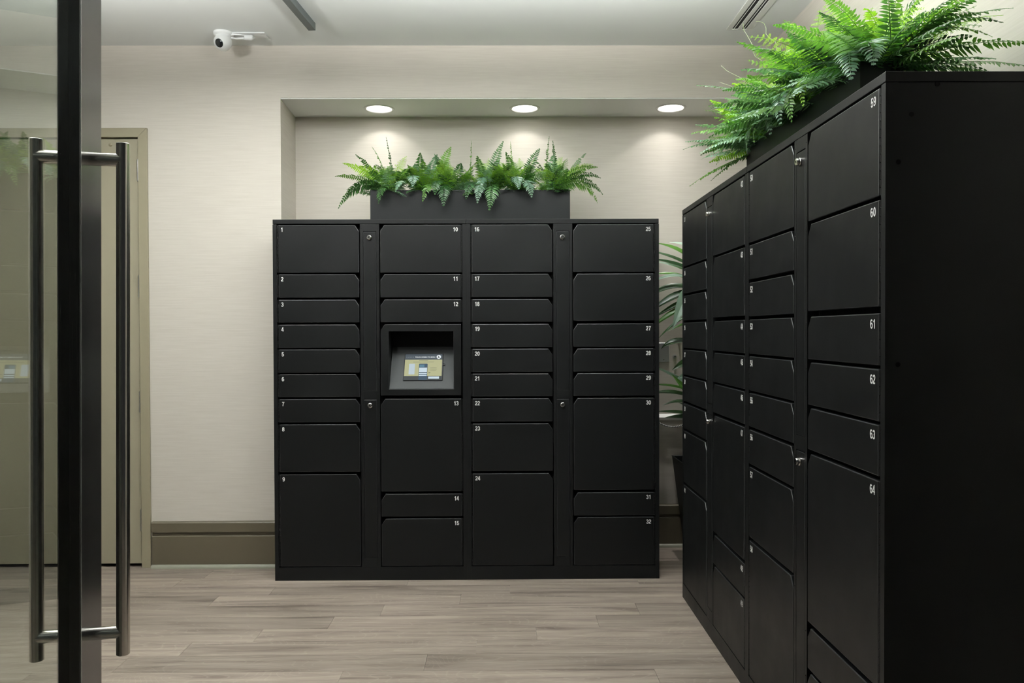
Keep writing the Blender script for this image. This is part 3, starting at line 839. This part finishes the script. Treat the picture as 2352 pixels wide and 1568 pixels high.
# ------------------------------------------------------------------ ferns
def bez(p0, p1, p2, t):
    return p0 * (1 - t) ** 2 + p1 * 2 * t * (1 - t) + p2 * t * t
def frond_mesh(p0, p1, p2, wid, rng, roll=0.0, n=20, lacy=False, fat=1.0, droop=0.25):
    """one fern frond: rib and pairs of leaflets along a curve"""
    p0, p1, p2 = Vector(p0), Vector(p1), Vector(p2)
    mb = MB()
    pts = [bez(p0, p1, p2, k / 8) for k in range(9)]
    length = sum((pts[k + 1] - pts[k]).length for k in range(8))
    mb.tube(pts, [0.0022 * (1 - 0.75 * k / 8) for k in range(9)], 4, cap=False)
    up = Vector((0, 0, 1))
    side = None
    for k in range(n):
        s = 0.10 + 0.90 * (k + 0.5) / n
        p = bez(p0, p1, p2, s)
        t = (bez(p0, p1, p2, min(s + 0.02, 1.0)) - bez(p0, p1, p2, s - 0.02)).normalized()
        if side is None:
            side = t.cross(up)
            if side.length < 0.2: side = t.cross(Vector((0.3, -1, 0.1)))
            side = (Matrix.Rotation(roll, 3, t) @ side.normalized())
        side = (side - t * side.dot(t)).normalized()
        nrm = side.cross(t).normalized()
        prof = (math.sin(math.pi * min(1, (s * 0.93 + 0.13))) ** 0.7) if s < 0.4 else (1.0 - ((s - 0.4) / 0.6) ** 1.5 * 0.93)
        ll = wid * prof * rng.uniform(0.85, 1.1)
        lw = length * 0.9 / n * 0.44 * fat
        for sg in (-1, 1):
            if rng.random() < 0.02: continue
            dirv = (side * sg * 0.93 + t * 0.36 + nrm * rng.uniform(-0.22, 0.16) - up * droop * rng.uniform(0.3, 1.0)).normalized()
            wv = t - dirv * t.dot(dirv); wv.normalize()
            wv = (wv + nrm * rng.uniform(-0.25, 0.25)).normalized()
            if not lacy:
                lift = dirv.cross(wv) * (lw * 0.22)
                a = p; m1 = p + dirv * ll * 0.28; m2 = p + dirv * ll * 0.68; tp = p + dirv * ll - up * ll * 0.12 + t * ll * 0.10
                mb.add([a, m1 + wv * lw * 0.95 + lift, m1 - wv * lw * 0.95 + lift, m2 + wv * lw * 0.72 + lift * 0.6, m2 - wv * lw * 0.72 + lift * 0.6, tp, m1, m2],
                       [(0, 6, 1), (0, 2, 6), (6, 7, 3, 1), (6, 2, 4, 7), (7, 5, 3), (7, 4, 5)])
            else:
                q = 6
                for j in range(q):
                    u = (j + 0.6) / q
                    c = p + dirv * ll * u - up * ll * 0.10 * u * u
                    w2 = ll * 0.26 * (1 - 0.75 * u) + 0.0015
                    for s2 in (-1, 1):
                        dv = (wv * s2 * 0.9 + dirv * 0.55 + nrm * rng.uniform(-0.3, 0.3)).normalized()
                        pv = dirv * (ll / q * 0.36)
                        mb.add([c, c + dv * w2 * 0.55 + pv, c + dv * w2, c + dv * w2 * 0.55 - pv], [(0, 1, 2, 3)])
                mb.add([p - wv * 0.0006, p + wv * 0.0006, p + dirv * ll], [(0, 1, 2)])
    return mb

def add_frond(parent, p0, p1, p2, wid, mat, rng, **k):
    o = frond_mesh(p0, p1, p2, wid, rng, **k).build('frond', mat, parent, fix=False)
    return o

def planter(name_lab, x0, y0, lx, ly, z0, h):
    e = empty('planter_box', (x0, y0, z0), 0, name_lab, 'planter')
    t = 0.006
    mb = MB()
    mb.box(0, lx, 0, t, 0, h); mb.box(0, lx, ly - t, ly, 0, h); mb.box(0, t, t, ly - t, 0, h); mb.box(lx - t, lx, t, ly - t, 0, h)
    mb.box(t, lx - t, t, ly - t, 0, 0.01)
    mb.build('box_shell', 'planter_black', e)
    MB().box(t, lx - t, t, ly - t, 0.01, h - 0.02).build('soil', 'soil', e)
    return e
PH = 0.192
planter('black metal planter box of ferns on the front lockers', -0.751, 4.350, 1.118, 0.18, H, PH)
planter('black metal planter box of ferns on the right-hand lockers', 1.05, 2.285, 0.18, 1.075, H, PH)
FZ = H + PH - 0.02

def fern(loc, label, group):
    return empty('fern', loc, 0, label, 'fern', group)

# front planter: six ferns along x
G_F = 'ferns in the planter on the front lockers'
FXS = [-0.66, -0.48, -0.30, -0.10, 0.09, 0.28]
FLAB = ['fern at the left end of the planter on the front lockers, arching sideways',
        'fern second from left in the planter on the front lockers',
        'fern third from left in the planter on the front lockers, hanging over the front',
        'fern fourth from left in the planter on the front lockers',
        'fern fifth from left in the planter on the front lockers, with silvery drooping fronds',
        'fern at the right end of the planter on the front lockers, arching sideways']
rng = random.Random(21)
ferns_f = [fern((x, 4.44, FZ), FLAB[i], G_F) for i, x in enumerate(FXS)]
def hero(plants, xs, base, tip, lift, wid, mat, axis=0, **k):
    """a frond given by base and tip in room coordinates, hung on the nearest plant"""
    i = min(range(len(xs)), key=lambda j: abs(xs[j] - base[axis]))
    pl_ = plants[i]; b0 = Vector(base) - Vector(pl_.location); t0 = Vector(tip) - Vector(pl_.location)
    c = (b0 + t0) / 2 + Vector(lift)
    add_frond(pl_, b0, c, t0, wid, mat, rng, **k)
HF = lambda *a, **k: hero(ferns_f, FXS, *a, **k)
# tall upright ones
HF((-0.64, 4.44, 2.12), (-0.668, 4.40, 2.432), (0.02, 0.0, 0.0), 0.030, 'fern_dark', n=20, roll=1.2)
HF((-0.66, 4.42, 2.12), (-0.745, 4.38, 2.372), (0.03, 0, 0.03), 0.040, 'fern_mid', n=22, roll=1.3)
HF((-0.10, 4.43, 2.12), (-0.005, 4.38, 2.402), (-0.02, 0, 0.02), 0.042, 'fern_dark', n=22, roll=-1.2)
HF((-0.20, 4.44, 2.12), (-0.185, 4.40, 2.41), (0.0, 0, 0.0), 0.034, 'fern_mid', n=22, roll=1.5)
HF((0.04, 4.44, 2.12), (0.035, 4.40, 2.405), (0.01, 0, 0.0), 0.038, 'fern_mid', n=24, roll=1.5)
HF((0.24, 4.42, 2.12), (0.252, 4.36, 2.425), (-0.012, 0, 0.02), 0.036, 'fern_mid', n=24, roll=1.5)
HF((0.27, 4.40, 2.12), (0.27, 4.34, 2.395), (0.02, 0, 0.02), 0.042, 'fern_dark', n=24, roll=1.5)
HF((0.10, 4.43, 2.12), (0.20, 4.38, 2.36), (-0.02, 0, 0.03), 0.045, 'fern_dark', n=22, roll=-1.0)
HF((-0.40, 4.43, 2.12), (-0.30, 4.38, 2.37), (-0.01, 0, 0.03), 0.045, 'fern_mid', n=20, roll=-1.0)
# left arch
HF((-0.66, 4.43, 2.14), (-0.915, 4.40, 2.285), (-0.01, -0.02, 0.05), 0.036, 'fern_lime', n=24, roll=0.7)
HF((-0.66, 4.42, 2.13), (-0.950, 4.36, 2.202), (-0.01, -0.02, 0.06), 0.034, 'fern_mid', n=24, roll=0.5)
HF((-0.66, 4.41, 2.14), (-0.920, 4.30, 2.010), (-0.05, -0.03, 0.13), 0.050, 'fern_dark', n=24, roll=0.8)
HF((-0.68, 4.42, 2.14), (-0.885, 4.31, 2.055), (-0.04, -0.02, 0.12), 0.045, 'fern_dark', n=24, roll=0.8)
HF((-0.64, 4.40, 2.14), (-0.695, 4.285, 2.035), (-0.01, -0.08, 0.09), 0.050, 'fern_dark', n=20, roll=0.3)
HF((-0.66, 4.43, 2.14), (-0.82, 4.36, 2.25), (-0.01, -0.02, 0.07), 0.045, 'fern_lime', n=24, roll=0.7)
# right arch
HF((0.28, 4.43, 2.14), (0.525, 4.36, 2.250), (0.0, -0.02, 0.08), 0.036, 'fern_mid', n=24, roll=-0.6)
HF((0.29, 4.43, 2.14), (0.54, 4.34, 2.185), (0.0, -0.02, 0.10), 0.036, 'fern_dark', n=24, roll=-0.6)
HF((0.29, 4.42, 2.14), (0.545, 4.30, 2.085), (0.05, -0.03, 0.12), 0.045, 'fern_dark', n=24, roll=-0.7)
HF((0.29, 4.41, 2.14), (0.515, 4.29, 2.035), (0.06, -0.03, 0.13), 0.048, 'fern_mid', n=24, roll=-0.7)
HF((0.29, 4.42, 2.14), (0.50, 4.38, 2.27), (0.0, -0.02, 0.06), 0.040, 'fern_lime', n=20, lacy=True, roll=-0.6)
# hanging over the front
HF((-0.33, 4.40, 2.15), (-0.336, 4.275, 2.020), (0.0, -0.09, 0.09), 0.052, 'fern_dark', n=18)
HF((-0.40, 4.40, 2.15), (-0.452, 4.285, 2.045), (0.01, -0.08, 0.08), 0.040, 'fern_mid', n=16)
HF((-0.36, 4.40, 2.15), (-0.385, 4.29, 2.085), (0.0, -0.09, 0.09), 0.045, 'fern_dark', n=16)
HF((-0.16, 4.40, 2.15), (-0.212, 4.275, 2.055), (0.0, -0.09, 0.10), 0.045, 'fern_dark', n=18)
HF((-0.12, 4.40, 2.15), (-0.150, 4.280, 2.035), (0.0, -0.09, 0.10), 0.045, 'fern_blue', n=18)
HF((-0.10, 4.40, 2.16), (-0.140, 4.265, 2.100), (0.0, -0.09, 0.10), 0.045, 'fern_blue', n=18)
HF((-0.07, 4.40, 2.15), (-0.085, 4.270, 1.995), (0.02, -0.09, 0.10), 0.055, 'fern_dark', n=20)
HF((0.10, 4.40, 2.15), (0.150, 4.275, 2.065), (0.0, -0.09, 0.11), 0.055, 'fern_blue', n=18)
HF((0.06, 4.40, 2.16), (0.078, 4.27, 2.110), (0.0, -0.09, 0.10), 0.050, 'fern_blue', n=18)
HF((-0.50, 4.40, 2.16), (-0.505, 4.285, 2.130), (0.0, -0.08, 0.10), 0.050, 'fern_blue', n=16)
HF((-0.55, 4.40, 2.15), (-0.60, 4.29, 2.10), (0.0, -0.08, 0.08), 0.035, 'fern_blue', n=14)
def fill(plants, n_each, spec):
    for pl_ in plants:
        for k in range(n_each):
            a, el, ln, mat, wid, lacy = spec(k)
            dirv = Vector((math.cos(a) * math.cos(el), math.sin(a) * math.cos(el), math.sin(el)))
            b0 = Vector((rng.uniform(-0.03, 0.03), rng.uniform(-0.03, 0.03), 0.0))
            c = b0 + dirv * ln * 0.6 + Vector((0, 0, 0.02))
            t_ = b0 + dirv * ln + Vector((math.cos(a), math.sin(a), 0)) * ln * 0.12 - Vector((0, 0, ln * rng.uniform(0.05, 0.35)))
            add_frond(pl_, b0, c, t_, wid, mat, rng, n=max(16, int(ln * 80)) if not lacy else 16, lacy=lacy, roll=rng.uniform(-0.5, 0.5))
def spec_f(k):
    a = rng.uniform(0, 2 * math.pi)
    lacy = k % 2 == 0
    el = rng.uniform(0.75, 1.4)
    mat = rng.choice(['fern_lime', 'fern_lime', 'fern_mid']) if lacy else rng.choice(['fern_dark', 'fern_mid', 'fern_dark', 'fern_blue'])
    return a, el, rng.uniform(0.18, 0.29), mat, rng.uniform(0.034, 0.048) * (1.1 if lacy else 1.0), lacy
fill(ferns_f, 34, spec_f)
def spec_f2(k):
    a = -math.pi / 2 + rng.uniform(-1.2, 1.2)
    return a, rng.uniform(0.1, 0.7), rng.uniform(0.12, 0.19), rng.choice(['fern_dark', 'fern_dark', 'fern_mid', 'fern_blue']), rng.uniform(0.035, 0.05), False
fill(ferns_f, 9, spec_f2)

# right planter: seven ferns along y
G_R = 'ferns in the planter on the right-hand lockers'
FYS = [3.28, 3.12, 2.96, 2.80, 2.64, 2.48, 2.34]
RL = ['fern at the far end of the planter on the right lockers, trailing low',
      'fern second from the far end of the planter on the right lockers',
      'fern third from the far end of the planter on the right lockers',
      'fern in the middle of the planter on the right lockers, with pale drooping fronds',
      'fern third from the near end of the planter on the right lockers',
      'fern second from the near end of the planter on the right lockers, bright and lacy',
      'large bright fern at the near end of the planter on the right lockers, spreading right']
ferns_r = [fern((1.13, y, FZ), RL[i], G_R) for i, y in enumerate(FYS)]
HR_ = lambda *a, **k: hero(ferns_r, FYS, *a, axis=1, **k)
def spec_r(k):
    a = rng.uniform(0, 2 * math.pi)
    lacy = k % 2 == 0
    mat = rng.choice(['fern_lime', 'fern_lime', 'fern_mid']) if lacy else rng.choice(['fern_mid', 'fern_mid', 'fern_dark', 'fern_lime'])
    return a, rng.uniform(0.45, 1.3), rng.uniform(0.24, 0.40), mat, rng.uniform(0.042, 0.058), lacy
fill(ferns_r, 26, spec_r)
def spec_r2(k):
    a = math.pi + rng.uniform(-0.9, 0.9)
    return a, rng.uniform(0.0, 0.7), rng.uniform(0.24, 0.34), rng.choice(['fern_dark', 'fern_mid', 'fern_blue', 'fern_blue']), rng.uniform(0.042, 0.056), False
fill(ferns_r, 9, spec_r2)
def spec_r3(k):
    a = -math.pi / 2 + rng.uniform(-0.6, 1.1)
    return a, rng.uniform(-0.1, 0.7), rng.uniform(0.24, 0.36), rng.choice(['fern_dark', 'fern_mid', 'fern_dark']), rng.uniform(0.036, 0.046), False
fill([ferns_r[6]], 14, spec_r3)
def spec_r4(k):
    a = math.pi * 0.75 + rng.uniform(-0.6, 0.5)
    return a, rng.uniform(-0.2, 0.6), rng.uniform(0.24, 0.34), rng.choice(['fern_dark', 'fern_mid', 'fern_blue', 'fern_lime']), rng.uniform(0.036, 0.046), False
fill([ferns_r[0]], 12, spec_r4)
# trailing fronds one can follow from base to tip
for b0, t0, lf, wd_, mt in (
        ((1.08, 3.30, 2.14), (0.93, 3.40, 2.055), (-0.04, 0.03, 0.14), 0.040, 'fern_mid'),
        ((1.08, 3.28, 2.14), (0.92, 3.33, 2.050), (-0.05, 0.02, 0.13), 0.042, 'fern_blue'),
        ((1.08, 3.20, 2.14), (0.94, 3.20, 2.095), (-0.05, 0.02, 0.11), 0.045, 'fern_dark'),
        ((1.08, 3.26, 2.15), (0.905, 3.36, 2.285), (-0.02, 0.02, 0.08), 0.036, 'fern_lime'),
        ((1.07, 3.10, 2.14), (0.965, 3.08, 2.030), (-0.07, 0.0, 0.11), 0.040, 'fern_dark'),
        ((1.07, 3.00, 2.14), (0.960, 2.98, 2.050), (-0.07, 0.0, 0.12), 0.045, 'fern_mid'),
        ((1.07, 2.84, 2.14), (0.955, 2.78, 2.030), (-0.08, 0.0, 0.13), 0.052, 'fern_blue'),
        ((1.07, 2.74, 2.14), (0.955, 2.68, 2.040), (-0.08, 0.0, 0.13), 0.052, 'fern_blue'),
        ((1.07, 2.66, 2.14), (0.965, 2.60, 2.025), (-0.08, 0.0, 0.12), 0.046, 'fern_mid'),
        ((1.07, 2.56, 2.14), (0.965, 2.50, 2.050), (-0.07, 0.0, 0.12), 0.042, 'fern_lime'),
        ((1.08, 2.40, 2.14), (0.985, 2.20, 2.040), (-0.04, -0.05, 0.12), 0.060, 'fern_blue'),
        ((1.10, 2.36, 2.14), (1.02, 2.14, 2.060), (-0.02, -0.06, 0.12), 0.060, 'fern_blue'),
        ((1.13, 2.34, 2.15), (1.40, 2.17, 2.190), (0.0, -0.03, 0.10), 0.038, 'fern_dark'),
        ((1.13, 2.34, 2.15), (1.37, 2.17, 2.150), (0.0, -0.03, 0.10), 0.038, 'fern_mid'),
        ((1.13, 2.34, 2.15), (1.32, 2.15, 2.210), (0.0, -0.03, 0.06), 0.040, 'fern_dark'),
        ((1.13, 2.34, 2.13), (1.31, 2.16, 2.115), (0.0, -0.03, 0.05), 0.038, 'fern_dark'),
        ((1.13, 2.34, 2.12), (1.25, 2.15, 2.090), (0.0, -0.03, 0.04), 0.036, 'fern_dark')):
    HR_(b0, t0, lf, wd_, mt, n=20, roll=rng.uniform(-0.3, 0.3))
# pale tendrils
for i, (b0, t0, lf) in enumerate([((1.05, 3.25, 2.2), (0.93, 3.32, 2.40), (0.03, 0, 0.02)), ((1.05, 3.1, 2.25), (0.90, 3.2, 2.42), (0.05, 0, -0.02)),
                                  ((1.05, 3.0, 2.3), (0.93, 3.02, 2.52), (-0.02, 0, -0.03)), ((1.0, 2.8, 2.3), (0.92, 2.85, 2.47), (0.0, 0.0, 0.06)),
                                  ((1.05, 3.2, 2.2), (0.92, 3.3, 2.3), (-0.05, 0, 0.03))]):
    j = min(range(7), key=lambda q_: abs(FYS[q_] - b0[1])); P = ferns_r[j]
    b0, t0 = Vector(b0) - Vector(P.location), Vector(t0) - Vector(P.location)
    pts = [bez(b0, (b0 + t0) / 2 + Vector(lf), t0, k / 10) + Vector((0.006 * math.sin(k * 1.7 + i), 0.004 * math.cos(k * 1.3), 0.006 * math.sin(k * 1.1 + 2 * i))) for k in range(11)]
    MB().tube(pts, [0.0015 - 0.0008 * k / 10 for k in range(11)], 5).build('tendril', 'tendril', P, smooth=True)

# ------------------------------------------------------------------ dracaena in the gap between the locker rows
dr = empty('potted_dracaena', (1.19, 4.47, 0), 0, 'tall strap-leaved potted plant in black pot between the locker rows', 'plant')
pot = MB()
def sq(h, z): return [(-h, -h, z), (h, -h, z), (h, h, z), (-h, h, z)]
rings = [sq(0.122, 0.0), sq(0.186, 0.575), sq(0.190, 0.58), sq(0.178, 0.58), sq(0.170, 0.50)]
vs = [p for r_ in rings for p in r_]
fs = [(0, 3, 2, 1)] + [(4 * j + i, 4 * j + (i + 1) % 4, 4 * j + 4 + (i + 1) % 4, 4 * j + 4 + i) for j in range(4) for i in range(4)]
pot.add(vs, fs).build('pot', 'planter_black', dr, bevel=0.003)
MB().box(-0.168, 0.168, -0.168, 0.168, 0.44, 0.52).build('soil', 'soil', dr)
MB().tube([(0.02, 0, 0.5), (0.03, 0.01, 0.9), (0.02, 0.0, 1.3), (0.03, 0.0, 1.58)], [0.018, 0.016, 0.014, 0.012], 10).build('cane', 'cane', dr, smooth=True)
MB().tube([(-0.02, 0.02, 0.5), (-0.01, 0.02, 0.7), (-0.015, 0.0, 0.92)], [0.015, 0.013, 0.010], 10).build('cane', 'cane', dr, smooth=True)
def strap(p0, p1, p2, wid, mat, nrm_hint=(0, -0.6, 0.8)):
    p0, p1, p2 = Vector(p0), Vector(p1), Vector(p2); n = 12; mb = MB(); rows_ = []
    for k in range(n + 1):
        s = k / n; p = bez(p0, p1, p2, s)
        t = (bez(p0, p1, p2, min(1, s + .03)) - bez(p0, p1, p2, max(0, s - .03))).normalized()
        sd = t.cross(Vector(nrm_hint))
        if sd.length < 0.1: sd = t.cross(Vector((1, 0, 0)))
        sd.normalize(); nn = sd.cross(t).normalized()
        w_ = wid * (0.35 + 0.65 * math.sin(math.pi * min(1.0, 0.12 + s * 0.62))) * (1 - max(0, (s - 0.6) / 0.4) ** 1.6) + 0.0008
        rows_.append([p - sd * w_ + nn * w_ * 0.40, p - sd * w_ * 0.5 + nn * w_ * 0.30, p, p + sd * w_ * 0.5 + nn * w_ * 0.30, p + sd * w_ + nn * w_ * 0.40])
    vs = [v_ for r_ in rows_ for v_ in r_]
    fs = [(5 * j + i, 5 * j + i + 1, 5 * j + 6 + i, 5 * j + 5 + i) for j in range(n) for i in range(4)]
    mb.add(vs, fs)
    return mb.build('leaf', mat, dr, smooth=True, fix=False)
# leaf tips in metres relative to the pot base (x, y, z)
U = (0.02, 0.0, 1.58); M_ = (0.02, 0.0, 1.30); Lw = (-0.015, 0.0, 0.92)
def LF(b0, t0, lift, wid, mat, **k):
    b0, t0 = Vector(b0), Vector(t0)
    strap(b0, (b0 + t0) / 2 + Vector(lift), t0, wid * 0.82, mat, **k)
# upper head
LF((0.0, 0.0, 1.62), (-0.33, -0.06, 1.830), (0.03, 0, 0.07), 0.030, 'strap_green')
LF((0.03, 0.0, 1.62), (-0.235, 0.03, 1.845), (0.06, 0, 0.10), 0.024, 'strap_pale')
LF((0.03, 0.0, 1.60), (-0.36, 0.05, 1.800), (0.03, 0, 0.05), 0.020, 'strap_dark')
LF((0.0, 0.0, 1.60), (-0.37, -0.04, 1.745), (0.05, 0, 0.04), 0.024, 'strap_dark')
LF((0.0, 0.0, 1.58), (-0.34, 0.02, 1.735), (0.03, 0, 0.05), 0.014, 'strap_pale')
LF((0.0, 0.0, 1.56), (-0.36, -0.02, 1.60), (0.0, 0, 0.13), 0.018, 'strap_pale')
LF((0.0, 0.0, 1.55), (-0.33, 0.06, 1.66), (0.0, 0, 0.08), 0.020, 'strap_green')
LF((-0.02, 0.02, 1.53), (-0.36, 0.05, 1.52), (0.0, 0, 0.12), 0.032, 'strap_dark')
LF((-0.02, 0.02, 1.53), (-0.36, 0.02, 1.43), (0.05, 0, 0.12), 0.036, 'strap_dark')
LF((-0.02, 0.0, 1.52), (-0.33, 0.05, 1.40), (0.05, 0, 0.07), 0.026, 'strap_dark')
LF((-0.02, 0.02, 1.50), (-0.36, 0.03, 1.33), (0.03, 0, 0.08), 0.024, 'strap_green')
LF((-0.03, 0.03, 1.45), (-0.295, 0.05, 1.285), (0.0, 0, 0.06), 0.012, 'strap_dark')
LF((-0.07, -0.06, 1.60), (-0.255, -0.15, 1.335), (0.00, -0.02, 0.14), 0.046, 'strap_pale', nrm_hint=(0, -1, 0.15))
LF((0.0, 0.0, 1.40), (-0.255, 0.0, 1.325), (0.0, 0, 0.03), 0.012, 'strap_green')
# middle leaf
LF((0.0, 0.0, 1.22), (-0.285, 0.02, 1.225), (-0.06, 0, 0.10), 0.024, 'strap_dark')
LF((0.0, 0.03, 1.25), (-0.27, 0.05, 1.235), (0.0, 0, 0.05), 0.010, 'strap_dark')
# lower head
LF((-0.02, 0.0, 1.05), (-0.235, -0.05, 1.105), (0.03, 0, 0.14), 0.034, 'strap_dark', nrm_hint=(0, -1, 0.2))
LF((-0.02, 0.0, 0.95), (-0.215, -0.06, 1.055), (0.06, 0, 0.13), 0.038, 'strap_pale', nrm_hint=(0, -1, 0.2))
LF((-0.02, 0.0, 0.95), (-0.36, 0.0, 1.140), (0.05, 0, -0.01), 0.018, 'strap_pale')
LF((-0.02, 0.0, 0.93), (-0.36, 0.0, 1.020), (0.03, 0, 0.05), 0.013, 'strap_green')
LF((-0.02, 0.0, 0.90), (-0.37, 0.0, 0.965), (0.02, 0, 0.07), 0.020, 'strap_dark')
LF((-0.02, 0.0, 0.86), (-0.245, -0.08, 1.085), (0.05, 0, -0.06), 0.028, 'strap_green', nrm_hint=(0, -1, 0.2))
LF((-0.02, 0.0, 0.86), (-0.285, -0.02, 0.900), (0.0, 0, 0.08), 0.016, 'strap_dark')
LF((-0.02, 0.0, 0.82), (-0.315, 0.0, 0.865), (0.03, 0, 0.02), 0.018, 'strap_dark')
LF((-0.02, 0.0, 0.80), (-0.275, -0.02, 0.830), (0.03, 0, 0.03), 0.022, 'strap_dark')
LF((-0.02, 0.0, 0.82), (-0.20, -0.05, 0.92), (0.03, 0, 0.0), 0.022, 'strap_dark')
for k in range(10):
    a = rng.uniform(-1.2, 1.6)
    z = rng.choice([1.55, 1.5, 0.9]); r_ = rng.uniform(0.18, 0.26)
    LF((0.02, 0, z), (0.02 + r_ * math.cos(a) * 0.8, min(0.24, r_ * math.sin(a)), z + rng.uniform(-0.1, 0.2)), (0, 0, 0.1), 0.024, rng.choice(['strap_dark', 'strap_green']))

# ------------------------------------------------------------------ things on the niche wall in the gap
wp = empty('wall_plate', (0.955, YN, 1.198), 0, 'blank steel cover plate on the wall beside locker 27', 'wall plate')
MB().box(-0.057, 0.057, -0.006, 0, -0.0595, 0.0595).build('cover', 'steel_plate', wp, bevel=0.003)
for sx_ in (-0.023, 0.023):
    for sz in (0.045, -0.045):
        MB().lathe([(0.004, -0.0055), (0.004, -0.0075), (0.002, -0.0080)], (sx_, 0, sz), axis='Y', n=10).build('screw', 'nickel', wp)
for i, (x, z, lab) in enumerate(((1.073, 1.276, 'small metal wall anchor above the other one, behind the strap leaves'), (1.047, 1.172, 'small metal wall anchor right of the steel cover plate'))):
    e = empty('wall_anchor', (x, YN, z), 0, lab, 'wall anchor', 'wall anchors')
    MB().lathe([(0.013, 0.0), (0.013, -0.003), (0.008, -0.004)], (0, 0, 0), axis='Y', n=16).build('washer', 'steel_plate', e, smooth=True)
    MB().lathe([(0.006, -0.003), (0.006, -0.014), (0.003, -0.015)], (0, 0, 0), axis='Y', n=12).build('bolt', 'nickel', e, smooth=True)
lg = empty('wall_ledge', (0.82, YN, 0.80), 0, 'narrow pale wall ledge behind the strap-leaved plant', 'ledge')
MB().prism_x([(0, -0.022), (-0.018, -0.018), (-0.024, -0.006), (-0.024, 0.0), (-0.010, 0.012), (0, 0.020)], 0, XR - 0.82).build('ledge_moulding', 'soffit_paint', lg, bevel=0.001)
cd = empty('twisted_cord', (1.03, YN, 0.742), 0, 'white and black twisted cord hanging in a curve under the ledge', 'cord')
for ph_, mt in ((0.0, 'cord_white'), (math.pi, 'keyhole')):
    pts = []
    for k in range(121):
        u = k / 120 * 2 - 1
        c = Vector((0.085 * u, -0.036, 0.024 * u * u + 0.0))
        a = k * 0.9 + ph_
        pts.append(c + Vector((0, 0.0028 * math.cos(a), 0.0028 * math.sin(a))))
    MB().tube(pts, 0.0028, 5).build('strand', mt, cd, smooth=True)
for sx_ in (-0.085, 0.085):
    MB().tube([(sx_, 0.0, 0.034), (sx_, -0.030, 0.034), (sx_, -0.038, 0.030), (sx_, -0.038, 0.022)], 0.002, 6).build('hook', 'nickel', cd, smooth=True)
